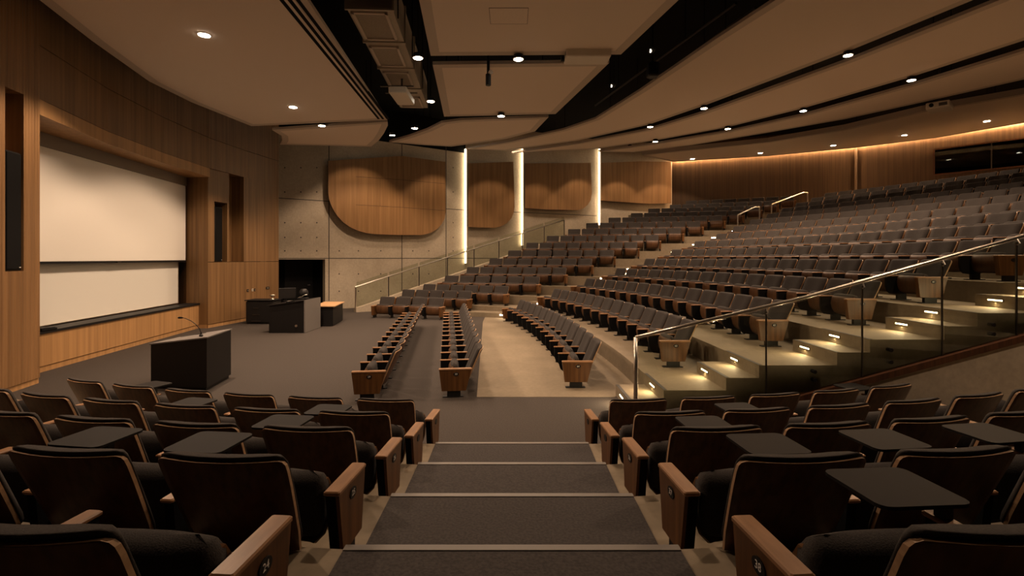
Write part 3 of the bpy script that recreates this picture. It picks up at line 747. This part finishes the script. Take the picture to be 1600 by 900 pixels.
# the 300 seats that show largest stand alone, the rest are one mass
def size(s):
    q = s['pos']; px = 800+F*q.x/max(q.y, .3)
    inside = -90 < px < 1690
    return (inside, 1/max((q.x**2+q.y**2+(q.z+.5-CAMZ)**2), .1))
SEATS.sort(key=size, reverse=True)
MIR = {}
for n in ('armrest', 'arm_panel', 'pedestal'): pass
for s in SEATS[:300]:
    o = thing('auditorium_seat', s['label'], 'seat', s['pos'], s['rz'], s['group'])
    o.scale = (s['sx'], .88 if s['group'] == 'seats of the far block' else 1, 1)
    kids = {}
    for n, me in seat_parts(s):
        c = bpy.data.objects.new(n, me); C.objects.link(c); c.parent = o; kids[n] = c
    if s['end']:
        np_ = bpy.data.objects.new('number_plate', ENDM[s['end']]['number_plate']); C.objects.link(np_); np_.parent = kids['end_panel']
        if s['num']:
            key = (s['num'], s['end'])
            if key not in NUM: NUM[key] = number_mesh(s['num'], ENDM[s['end']]['num_x'], ENDM[s['end']]['num_y'], 1 if s['end'] > 0 else -1)
            nm = NUM[key].copy(); me_o = np_.data.copy()
            # digits are part of the plate's own mesh
            vs = [v.co.copy() for v in me_o.vertices]+[v.co.copy() for v in nm.vertices]
            off = len(me_o.vertices)
            fs = [tuple(p.vertices) for p in me_o.polygons]+[tuple(i+off for i in p.vertices) for p in nm.polygons]
            np_.data = mesh('number_plate', vs, fs, [M['black'], M['white_mark']], [0]*len(me_o.polygons)+[1]*len(nm.polygons))
    if s['tab']:
        tb = bpy.data.objects.new('tablet', TAB[s['tab']]['tablet']); C.objects.link(tb); tb.parent = o; tb['label'] = 'black writing tablet folded out'
        ta = bpy.data.objects.new('tablet_arm', TAB[s['tab']]['tablet_arm']); C.objects.link(ta); ta.parent = tb
V = []; FC = []; IX = []; MATS = [M['walnut_pan'], M['walnut'], M['ply'], M['fabric'], M['walnut_end'], M['arm_wood'], M['black_cloth'], M['black']]
for s in SEATS[300:]:
    X = Matrix.Translation(s['pos']) @ Matrix.Rotation(s['rz'], 4, 'Z') @ Matrix.Diagonal((s['sx'], .88 if s['group'] == 'seats of the far block' else 1, 1, 1))
    for n, me in seat_parts(s):
        off = len(V); V += [X @ v.co for v in me.vertices]
        mi = [MATS.index(m) for m in me.materials]
        for p in me.polygons: FC.append(tuple(i+off for i in p.vertices)); IX.append(mi[p.material_index])
if V:
    o = bpy.data.objects.new('auditorium_seats', mesh('auditorium_seats', V, FC, MATS, IX)); C.objects.link(o)
    o['kind'] = 'stuff'; tag(o, 'small grey seats of the highest and farthest rows', 'seats')

# ------------------------------------------------------------------ screen, board and stage things
dS = (S1-S0).normalized(); nS = Vector((-dS.y, dS.x)); nS = nS if nS.x > 0 else -nS
def along(a, px, off):
    q = Pwall(px, 450, S0+nS*off, S1+nS*off); return Vector((q.x, q.y))
t = thing('projection_screen', 'pulled-down white projection screen in its timber bay', 'projection screen', (S0.x, S0.y, 4.6))
q0, q1 = S0-dS*.6, along(S0, 290, .0)
MB().prism([q0, q1, q1-nS*.01, q0-nS*.01], 2.13, 4.44).build('screen_fabric', M['screen'], t)
MB().prism([q0+nS*.02, q1+nS*.02, q1-nS*.03, q0-nS*.03], 2.075, 2.125).build('bottom_bar', M['black'], t)
MB().prism([q0+nS*.03, q1+nS*.03, q1-nS*.12, q0-nS*.12], 4.445, 4.715).build('screen_case', M['case'], t)
MB().prism([(q0+q1)/2+nS*.02-dS*.08, (q0+q1)/2+nS*.02+dS*.08, (q0+q1)/2+nS*.05+dS*.08, (q0+q1)/2+nS*.05-dS*.08], 2.08, 2.11).build('pull_handle', M['dark_steel'], t)
t = thing('whiteboard', 'cream writing board below the projection screen, standing on the black sill', 'whiteboard', (S0.x, S0.y, .8))
r0, r1 = S0-dS*.6-nS*.16, S1-dS*.2-nS*.16
MB().prism([r0, r1, r1-nS*.03, r0-nS*.03], .80, 2.6).build('board_surface', M['board'], t)
MB().prism([r0+nS*.012, r1+nS*.012, r1-nS*.03, r0-nS*.03], .791, .815).prism([r1+nS*.012, r1+dS*.03+nS*.012, r1+dS*.03-nS*.03, r1-nS*.03], .80, 2.6).build('board_frame', M['steel'], t)
p = PY(72, 511, 9.96)
er = thing('board_eraser', 'black eraser lying on the sill at the near end of the writing board', 'eraser', (p.x, p.y, .79), .1)
MB().box(-.07, .07, -.19, .19, 0, .035, bev=.008).build('eraser_felt', M['black_cloth'], er, local=True)
MB().box(-.06, .06, -.18, .0, .035, .065, bev=.008).box(-.05, .05, .03, .17, .035, .055, bev=.008).build('eraser_grip', M['black'], er, local=True)

# niche loudspeakers
def niche_speaker(pos, z0, z1, rz, w_, d_, label):
    t = thing('loudspeaker', label, 'loudspeaker', (pos.x, pos.y, z0), rz, 'loudspeakers in the wall niches')
    h = z1-z0
    MB().box(-w_/2, w_/2, 0, d_, 0, h, bev=.015).build('cabinet', M['black'], t, local=True)
    MB().box(-w_/2+.02, w_/2-.02, -.015, 0, .03, h-.03, bev=.006).build('speaker_grille', M['black_cloth'], t, local=True)
    MB().box(w_/2-.07, w_/2-.03, -.018, -.015, .05, .065).build('badge', M['white_mark'], t, local=True)
    return t
rL = math.atan2((A1-A0).y, (A1-A0).x)
niche_speaker(nicheL+nL*.0, 1.985, 3.95, rL, .36, .3, 'tall black loudspeaker in the niche of the near timber pier')
rR = math.atan2((P1-P0).y, (P1-P0).x)
niche_speaker(nicheR+nR*.08, 2.08, 3.85, rR, .34, .3, 'black loudspeaker in the niche beside the projection screen')

# wall plates on the right pier
def plate(px, py, w_, h_, label, m, group='wall plates'):
    p = Pwall(px, py, P0, P1, .004)
    t = thing('wall_plate', label, 'wall plate', p, rR, group)
    MB().box(-w_/2, w_/2, -.012, .002, -h_/2, h_/2, bev=.003).build('plate', m, t, local=True)
    MB().box(-w_/4, w_/4, -.016, -.012, -h_/5, h_/5).build('insert', M['dark_steel'] if m is not M['black'] else M['case'], t, local=True)
plate(387, 454, .10, .09, 'black wall plate nearest the projection screen, above the cabinet', M['black'])
plate(394.5, 453, .08, .09, 'pale wall plate between two black ones', M['white_plastic'])
plate(398, 453, .08, .09, 'black wall plate beside the pale one', M['black'])
plate(418, 450, .21, .09, 'wide black double wall plate near the pier corner', M['black'])

# lectern with gooseneck microphone
A, B_, Cc, D_ = Vector((-6.08, 8.62)), Vector((-5.02, 8.42)), Vector((-5.16, 9.40)), Vector((-6.05, 9.5))
t = thing('lectern', 'black wedge-shaped lectern with sloping top on the stage carpet', 'lectern', ((A.x+Cc.x)/2, (A.y+Cc.y)/2, 0))
cen = (A+B_+Cc+D_)/4
def sc_(p, k): return cen+(p-cen)*k
MB().prism([sc_(A, .94), sc_(B_, .94), sc_(Cc, .94), sc_(D_, .94)], 0, .06).build('plinth', M['black'], t)
def quad(pts, zs): return [(p.x, p.y, z) for p, z in zip(pts, zs)]
MB().loft(quad([A, B_, Cc, D_], [.06]*4), quad([A, B_, Cc, D_], [.735, .88, .88, .735])).build('body', M['black'], t)
k = 1.035
MB().loft(quad([sc_(p, k) for p in (A, B_, Cc, D_)], [.737, .882, .882, .737]), quad([sc_(p, k) for p in (A, B_, Cc, D_)], [.757, .902, .902, .757])).build('top', M['grey_panel'], t)
def on_top(u, v): 
    p = (A*(1-u)+B_*u)*(1-v)+(D_*(1-u)+Cc*u)*v; return Vector((p.x, p.y, .757+.145*u))
i4 = [on_top(.08, .72), on_top(.5, .72), on_top(.5, .92), on_top(.08, .92)]
MB().loft([p+Vector((0, 0, .0005)) for p in i4], [p+Vector((0, 0, .008)) for p in i4]).build('inset_panel', M['black'], t)
pm = on_top(.82, .16)+Vector((0, 0, .016))
g = thing('gooseneck_microphone', 'thin black gooseneck microphone standing on the lectern', 'microphone', pm)
MB().lathe([(.03, -.01), (.03, .012), (.014, .03), (.009, .06)], (0, 0, 0), 14).build('base', M['black'], g, local=True)
neck = [(0, 0, .05), (-.03, .0, .12), (-.09, 0, .19), (-.17, 0, .25), (-.26, 0, .29), (-.31, 0, .30)]
MB().tube(neck, .006, 8).build('gooseneck', M['black'], g, local=True)
MB().tube([(-.30, 0, .299), (-.33, 0, .302), (-.37, 0, .302), (-.39, 0, .30)], [.008, .016, .016, .009], 10).build('capsule', M['black_cloth'], g, local=True)

# control desk, side table, cabinet
t = thing('control_desk', 'black control desk with grey end panel and sloping top', 'desk', (-6.6, 15.5, 0))
MB().loft([(-7.12, 15, .0), (-6.09, 15, 0), (-6.09, 16.15, 0), (-7.12, 16.15, 0)], [(-7.12, 15, .79), (-6.09, 15, .935), (-6.09, 16.15, .935), (-7.12, 16.15, .79)]).build('body', M['black'], t)
MB().loft([(-6.088, 14.98, .01), (-6.05, 14.98, .01), (-6.05, 16.18, .01), (-6.088, 16.18, .01)], [(-6.088, 14.98, .955), (-6.05, 14.98, .96), (-6.05, 16.18, .96), (-6.088, 16.18, .955)]).build('end_panel', M['grey_panel'], t)
MB().loft([(-7.18, 14.96, .785), (-6.09, 14.96, .937), (-6.09, 16.18, .937), (-7.18, 16.18, .785)], [(-7.18, 14.96, .81), (-6.09, 14.96, .962), (-6.09, 16.18, .962), (-7.18, 16.18, .81)]).build('top', M['black'], t)
MB().disc((-6.32, 14.99, .21), (0, 1, 0), .035, .03, 14).build('lock', M['steel'], t)
t = thing('monitor', 'dark monitor on the control desk beside the document camera', 'monitor', (-6.85, 15.6, .882), .5)
MB().box(-.1, .1, -.08, .08, 0, .015).box(-.02, .02, .0, .03, .01, .14).build('stand', M['black'], t, local=True)
MB().box(-.24, .24, -.035, 0, .08, .40, bev=.006).build('monitor_case', M['black'], t, local=True)
MB().box(-.22, .22, -.037, -.0352, .1, .38).build('display', M['tablet'], t, local=True)
t = thing('document_camera', 'black rounded document camera with a silver arm on the control desk', 'document camera', (-6.35, 15.55, .948))
MB().box(-.14, .14, -.1, .12, 0, .05, bev=.015).build('base', M['black'], t, local=True)
MB().tube([(-.12, -.02, .05), (-.03, -.06, .07), (.08, -.06, .13), (.13, 0, .14)], .011, 8).build('arm', M['steel'], t, local=True)
MB().lathe([(.04, .05), (.11, .08), (.135, .15), (.125, .24), (.08, .30), (.02, .315)], (-.0, .06, 0), 18).build('head', M['black'], t, local=True, smooth=True)
t = thing('desk_console', 'small lit control console lying on the sloping desk top', 'console', (-6.55, 15.12, .90), 0)
MB().loft([(-.1, -.06, -.014), (.1, -.06, .014), (.1, .08, .014), (-.1, .08, -.014)], [(-.1, -.06, .016), (.1, -.06, .044), (.1, .08, .05), (-.1, .08, .02)]).build('console_case', M['black'], t, local=True)
MB().loft([(-.08, -.05, .0195), (.08, -.05, .0425), (.08, .0, .0445), (-.08, .0, .0215)], [(-.08, -.05, .021), (.08, -.05, .044), (.08, .0, .046), (-.08, .0, .023)]).build('console_panel', M['white_plastic'], t, local=True)
t = thing('side_table', 'low black table with a beech top beside the control desk', 'table', (-6.0, 17.0, 0))
MB().prism([(-6.28, 16.45), (-5.75, 16.45), (-5.95, 18.0), (-6.55, 18.0)], .02, .63).build('body', M['black'], t)
MB().prism([(-6.34, 16.4), (-5.68, 16.4), (-5.9, 18.05), (-6.62, 18.05)], .632, .66).build('table_top', M['beech'], t)
MB().prism([(-6.2, 16.5), (-5.85, 16.5), (-6.0, 17.9), (-6.5, 17.9)], 0, .02).build('plinth', M['black'], t)
t = thing('equipment_cabinet', 'black equipment cabinet against the timber pier', 'cabinet', (-8.35, 17.3, 0))
MB().box(-8.85, -7.95, 17.0, 17.65, .03, .77, bev=.03).build('body', M['black'], t)
MB().box(-8.88, -7.92, 16.97, 17.68, .772, .80, bev=.01).build('top', M['tablet'], t)
MB().box(-8.8, -8.0, 17.03, 17.6, 0, .03).build('plinth', M['black'], t)
for zz, xw in ((.52, .08), (.30, .14), (.09, .2)):
    MB().box(-8.55-xw/2, -8.55+xw/2+.1, 16.98, 17.0, zz, zz+.022, bev=.004).build('drawer_handle', M['dark_steel'], t)
t = thing('silver_object', 'small silver object standing on the black equipment cabinet', 'device', (-8.1, 17.3, .80))  # small silver object of unknown use, gives no light
MB().lathe([(.07, 0), (.07, .015), (.02, .03), (.015, .09), (.08, .12), (.085, .15), (.04, .17)], (0, 0, 0), 16).build('stand', M['steel'], t, local=True, smooth=True)

# ------------------------------------------------------------------ glass railings
# near railing in front of the stairs
yr = 7.085
def rz_(x): return 1.10+(x-1.71)*.237 if x < 4.07 else 1.66+(x-4.07)*.282
def bz_(x): return max(.06, .35+(x-4.115)*.272)
t = thing('glass_railing', 'glass railing with a brass-toned handrail rising beside the near stairs', 'railing', (1.71, yr, 0))
xs = [1.74, 3.515, 4.845, 5.95, 6.98, 8.1, 9.3]
for x0, x1 in zip(xs[:-1], xs[1:]):
    x0 += .012; x1 -= .012
    def zt(x): return rz_(x)-.04
    n = 6; P = [(x0+(x1-x0)*i/n) for i in range(n+1)]
    out = [(x, bz_(x)) for x in P]+[(x, zt(x)) for x in reversed(P)]
    MB().loft([(x, yr-.006, z) for x, z in out], [(x, yr+.006, z) for x, z in out]).build('glass_pane', M['glass'], t)
MB().tube([(1.71, yr, rz_(1.71)), (2.4, yr, rz_(2.4)), (3.2, yr, rz_(3.2)), (4.07, yr, rz_(4.07)), (5, yr, rz_(5)), (6, yr, rz_(6)), (7.1, yr, rz_(7.1)), (9.4, yr, rz_(9.4))], .024, 10).build('handrail', M['steel'], t, smooth=True)
MB().tube([(1.71, yr, 0), (1.71, yr, rz_(1.71))], .028, 10).build('post', M['steel'], t, smooth=True)
for x in xs[1:-1]:
    MB().box(x-.007, x+.007, yr-.012, yr+.012, bz_(x), rz_(x)-.06).build('joint_profile', M['dark_steel'], t)
    MB().tube([(x, yr-.012, rz_(x)-.10), (x, yr-.05, rz_(x)-.08), (x, yr-.01, rz_(x)-.02)], .010, 8).build('rail_bracket', M['steel'], t)
for px, py in ((1273, 581), (1273, 594), (1392, 547), (1392, 566), (1552, 507.5), (1552, 522)):
    p = PY(px, py, yr)
    MB().disc((p.x, yr+.03, p.z), (0, 1, 0), .026, .09, 14).build('standoff', M['black'], t)
# dark sloping capping under the glass, on the retaining wall
cp = MB(); zc0 = .06
cp.loft([(1.75, YW-.10, bz_(1.75)-.06), (1.75, YW, bz_(1.75)-.06), (1.75, YW, bz_(1.75)-.0), (1.75, YW-.10, bz_(1.75))], [(3.05, YW-.10, bz_(3.05)-.06), (3.05, YW, bz_(3.05)-.06), (3.05, YW, bz_(3.05)), (3.05, YW-.10, bz_(3.05))])
rt = MB()
xx = [2.11, 3.05, 4.2, 5.5, 7.0, 9.4]
prof = [(x, bz_(x)-.02) for x in xx]
rt.loft([(x, YW-.11, z) for x, z in [(xx[0], 0)]+prof+[(xx[-1], 0)]], [(x, YW-.001, z) for x, z in [(xx[0], 0)]+prof+[(xx[-1], 0)]])
struct(rt, 'wall_retaining', M['concrete'])
cp = MB()
for x0, x1 in zip(xx[:-1], xx[1:]):
    a0, a1 = bz_(x0)-.02, bz_(x1)-.02
    cp.loft([(x0, YW-.125, a0-.075), (x1, YW-.125, a1-.075), (x1, YW-.012, a1-.075), (x0, YW-.012, a0-.075)], [(x0, YW-.125, a0+.015), (x1, YW-.125, a1+.015), (x1, YW-.012, a1+.015), (x0, YW-.012, a0+.015)])
struct(cp, 'trim_4', M['walnut'])

# far railing on its sloping kerb
K0, K1 = Vector((-6.3, 20.7)), Vector((2.85, 27.0)); kd = (K1-K0).normalized(); kn = Vector((-kd.y, kd.x)); KL = (K1-K0).length
def kz(s): return .17+3.2*s/KL
kb = MB(); n = 14
for i in range(n):
    s0, s1 = KL*i/n, KL*(i+1)/n
    a, c = K0+kd*s0, K0+kd*s1
    kb.loft([(a.x, a.y, 0), (a.x+kn.x*.3, a.y+kn.y*.3, 0), (a.x+kn.x*.3, a.y+kn.y*.3, kz(s0)), (a.x, a.y, kz(s0))], [(c.x, c.y, 0), (c.x+kn.x*.3, c.y+kn.y*.3, 0), (c.x+kn.x*.3, c.y+kn.y*.3, kz(s1)), (c.x, c.y, kz(s1))])
struct(kb, 'kerb', M['concrete'])
t = thing('glass_railing', 'long glass railing on the sloping kerb along the far concrete wall', 'railing', (K0.x, K0.y, 0))
ro = kn*.12
def kp(s, z): p = K0+kd*s+ro; return Vector((p.x, p.y, z))
npan = 8
for i in range(npan):
    s0, s1 = KL*i/npan+.05, KL*(i+1)/npan-.03
    q = [kp(s0, kz(s0)+.02), kp(s1, kz(s1)+.02), kp(s1, kz(s1)+1.02), kp(s0, kz(s0)+1.02)]; nn3 = Vector((kn.x, kn.y, 0))*.01
    MB().loft(q, [p+nn3 for p in q]).build('glass_pane', M['glass'], t)
    s = KL*i/npan+.02
    MB().tube([kp(s, kz(s)-.05), kp(s, kz(s)+.84)], .025 if i else .035, 8).build('post', M['steel' if i == 0 else 'dark_steel'], t)
s = KL-.02
MB().tube([kp(s, kz(s)-.05), kp(s, kz(s)+.84)], .025, 8).build('post', M['dark_steel'], t)
off3 = Vector((kn.x, kn.y, 0))*-.07
MB().tube([kp(.0, kz(0)+.85), kp(KL, kz(KL)+.85)], .028, 8).build('handrail', M['steel'], t)

# small steel handrails at the upper far stairs
def small_rail(pix, zref, label, foot):
    pts = [Pz(*p) if len(p) == 3 else p for p in pix]
    t = thing('handrail', label, 'handrail', pts[0]); 
    MB().tube(pts, .026, 8).build('rail_tube', M['steel'], t)
    return t
def stairs_rail(k0, k1, label):
    a = RF[k0]+(EP[k0-1]-RF[k0])*.52; c = RF[k1]+(EP[k1-1]-RF[k1])*.52
    d = (c-a).normalized()
    p = [(a.x, a.y, Z[k0]+.0), (a.x, a.y, Z[k0]+.72), (c.x, c.y, Z[k1]+.85), (c.x+d.x*.3, c.y+d.y*.3, Z[k1]+.85), (c.x+d.x*.3, c.y+d.y*.3, Z[k1])]
    t = thing('handrail', label, 'handrail', p[0], 0, 'steel handrails on the far stairs')
    MB().tube(p[1:4], .028, 8).build('rail_tube', M['steel'], t)
    MB().tube(p[:2], .028, 8).build('post', M['steel'], t); MB().tube(p[3:], .028, 8).build('post', M['steel'], t)
stairs_rail(15, 17, 'tall steel handrail at the top of the far stairs')
stairs_rail(13, 14, 'short steel handrail lower down the far stairs')

# ------------------------------------------------------------------ step lights
for i, (x, zt) in enumerate(STEPS):
    zc = zt-.07
    t = thing('step_light', 'small step light in the %s riser of near stairs' % ORD[i+1], 'step light', (x-.002, 7.93 if i > 1 else 7.72, zc), 0, 'step lights')
    MB().box(-.008, .012, -.13, .13, -.02, .02).build('frame', M['dark_steel'], t, local=True)
    MB().box(-.0105, -.008, -.12, .12, -.010, .010).build('lens', M['step'], t, local=True)
    l = lamp('glow', t, 'AREA', Vector(t.location)+Vector((-.02, 0, 0)), 5.5, (1, .74, .42), shape='RECTANGLE', size=.26, size_y=.025)
    l.rotation_euler = (0, math.radians(60), 0)
for i, (p, d, nn, z0, z1) in enumerate(FSTEPS):
    q = p+d*(FLEN[i]*.68)
    t = thing('step_light', 'tiny step light in %s of far stairs' % ('riser '+ORD[min(i+1, 30)] if i < 24 else ('bottom' if i == 24 else 'second lowest')+' riser'), 'step light', (q.x, q.y, z1-.06), math.atan2(d.y, d.x), 'step lights')
    s = 1 if nn.dot(Vector((-d.y, d.x))) > 0 else -1
    MB().box(-.12, .12, min(-.01*s, .01*s), max(-.01*s, .01*s), -.025, .025).build('frame', M['dark_steel'], t, local=True)
    MB().box(-.11, .11, min(.01*s, .014*s), max(.01*s, .014*s), -.018, .018).build('lens', M['far_step'], t, local=True)

# ------------------------------------------------------------------ things hung from the ceiling
dk = thing('air_duct', 'long beige air duct with framed grilles hung between the clouds', 'duct', (-2.6, 9.07, Z_C))
ax = Vector((-.36, 6.03, 0)).normalized(); ux = Vector((ax.y, -ax.x, 0)); o0 = Vector((-2.94, 9.07, 0))
def dkp(u, v, z): p = o0+ux*u+ax*v; return Vector((p.x, p.y, z))
def dbox(u0, u1, v0, v1, z0, z1): return MB().loft([dkp(u0, v0, z0), dkp(u1, v0, z0), dkp(u1, v1, z0), dkp(u0, v1, z0)], [dkp(u0, v0, z1), dkp(u1, v0, z1), dkp(u1, v1, z1), dkp(u0, v1, z1)])
dbox(0, .81, 0, 6.05, Z_C+.04, Z_C+.75).build('duct_body', M['duct'], dk)
for v0, v1, u0, u1 in ((.12, 1.28, .05, .70), (1.62, 2.72, .05, .66), (3.1, 4.1, .05, .66), (5.0, 5.95, .05, .70)):
    f = MB()
    for q in ((u0, u1, v0, v0+.05), (u0, u1, v1-.05, v1), (u0, u0+.05, v0, v1), (u1-.05, u1, v0, v1)):
        b2 = dbox(*q, Z_C+.0, Z_C+.039); f.add(b2.v, b2.f)
    gf = f.build('grille_frame', M['cloud_edge'], dk)
    dbox(u0+.05, u1-.05, v0+.05, v1-.05, Z_C+.025, Z_C+.039).build('grille', M['grille'], gf)
for v in (.0, 1.4, 2.85, 4.3):
    f = MB(); b2 = dbox(-.03, .84, v, v+.05, Z_C+.01, Z_C+.78); f.add(b2.v, b2.f); f.build('duct_flange', M['duct'], dk)
f = MB()
for v in (.5, 2.5, 4.5, 5.8):
    for u in (-.02, .83): q = dkp(u, v, Z_C); f.tube([(q.x, q.y, Z_C+.1), (q.x, q.y, TOP)], .012, 6)
f.build('hanger', M['void'], dk)
def projector(pos, rz, label, drop, sx=.45, sy=.55, sz=.16, plate_top=True, group=None):
    t = thing('projector', label, 'projector', pos, rz, group)
    MB().box(-sx/2, sx/2, -sy/2, sy/2, 0, sz, bev=.02).build('projector_case', M['white_plastic'], t, local=True)
    MB().disc((-sx*.25, -sy/2-.03, sz*.5), (0, 1, 0), .06, .08, 18).build('projector_lens', M['black'], t, local=True)
    MB().box(sx*.05, sx*.4, -sy/2-.004, -sy/2, sz*.25, sz*.75).build('vent', M['dark_steel'], t, local=True)
    MB().box(-.12, .12, -.12, .12, sz, sz+.02).tube([(0, 0, sz), (0, 0, drop)], .025, 8).build('mount', M['dark_steel'], t, local=True)
    return t
pj = projector((-2.72, 12.65, 6.12), math.pi, 'white projector hung below the air duct', .5, .43, 1.0, .16)
MB().box(-.35, .45, -.2, -.15, .2, .22).box(-.35, .45, .3, .35, .2, .22).build('mount_bar', M['dark_steel'], pj, local=True)
p = Pz(912, 108, 6.45)
projector((p.x, p.y-.5, 6.45), -math.pi/2, 'pale projector hung at the corner of the middle centre cloud', 2.5, .5, .95, .17)
p = Pz(1468, 172, 7.0)
projector((p.x, p.y, 7.0), .75+math.pi*1.5, 'pale projector with a bright lens hung before the rear cloud', 2.0, .6, .8, .2)
p = Pz(763, 128, 6.15)
t = thing('hanging_microphone', 'slim black microphone camera hanging on a rod under the centre clouds', 'microphone', p)
MB().tube([(0, 0, .12), (0, 0, TOP-6.15)], .034, 8).build('rod', M['black'], t, local=True)
MB().tube([(0, 0, -.08), (0, 0, .17)], .06, 12).build('body', M['black'], t, local=True)
MB().disc((.05, -.05, .19), (.3, -1, 0), .05, .09, 14).build('bracket', M['steel'], t, local=True)
p = Pz(1020, 118, 7.0)
t = thing('ceiling_loudspeaker', 'small black loudspeaker at the edge of the first long cloud', 'loudspeaker', p)
MB().box(-.14, .14, -.16, .14, -.05, .32, bev=.03).build('cabinet', M['black'], t, local=True)
MB().disc((0, -.165, .1), (0, 1, 0), .1, .02, 18).build('cone', M['black_cloth'], t, local=True)
MB().tube([(0, 0, .3), (0, 0, TOP-7.0)], .02, 8).build('rod', M['void'], t, local=True)
for px, py, lab in ((1016, 79, 'small lit spotlight on the black pipe, nearer one'), (955, 134, 'small lit spotlight on the black pipe, farther one')):
    p = Pz(px, py, 7.4)
    t = thing('stage_spotlight', lab, 'spotlight', p, -.6, 'spotlights on the black pipes')
    MB().tube([(0, .25, .12), (0, .02, 0)], [.06, .09], 14).build('can', M['black'], t, local=True)
    MB().disc((0, .012, -.004), (.5, .8, .25), .045, .006, 16).build('lens', M['spotface'], t, local=True)
    MB().tube([(0, .2, .1), (0, .2, TOP-7.4)], .015, 6).build('yoke', M['black'], t, local=True)
for a, c, lab in (((930, 165), (1150, 5), 'thin black lighting pipe in the dark gap, nearer the centre clouds'), ((960, 172), (1180, 12), 'thin black lighting pipe in the dark gap, nearer the long cloud')):
    p, q = Pz(*a, 7.8), Pz(*c, 7.8)
    t = thing('lighting_pipe', lab, 'pipe', p, 0, 'lighting pipes')
    MB().tube([p, q], .03, 8).build('pipe_tube', M['dark_steel'], t)
    MB().tube([p.lerp(q, .25), p.lerp(q, .25)+Vector((0, 0, 1.2))], .012, 6).tube([p.lerp(q, .75), p.lerp(q, .75)+Vector((0, 0, 1.2))], .012, 6).build('hanger', M['void'], t)
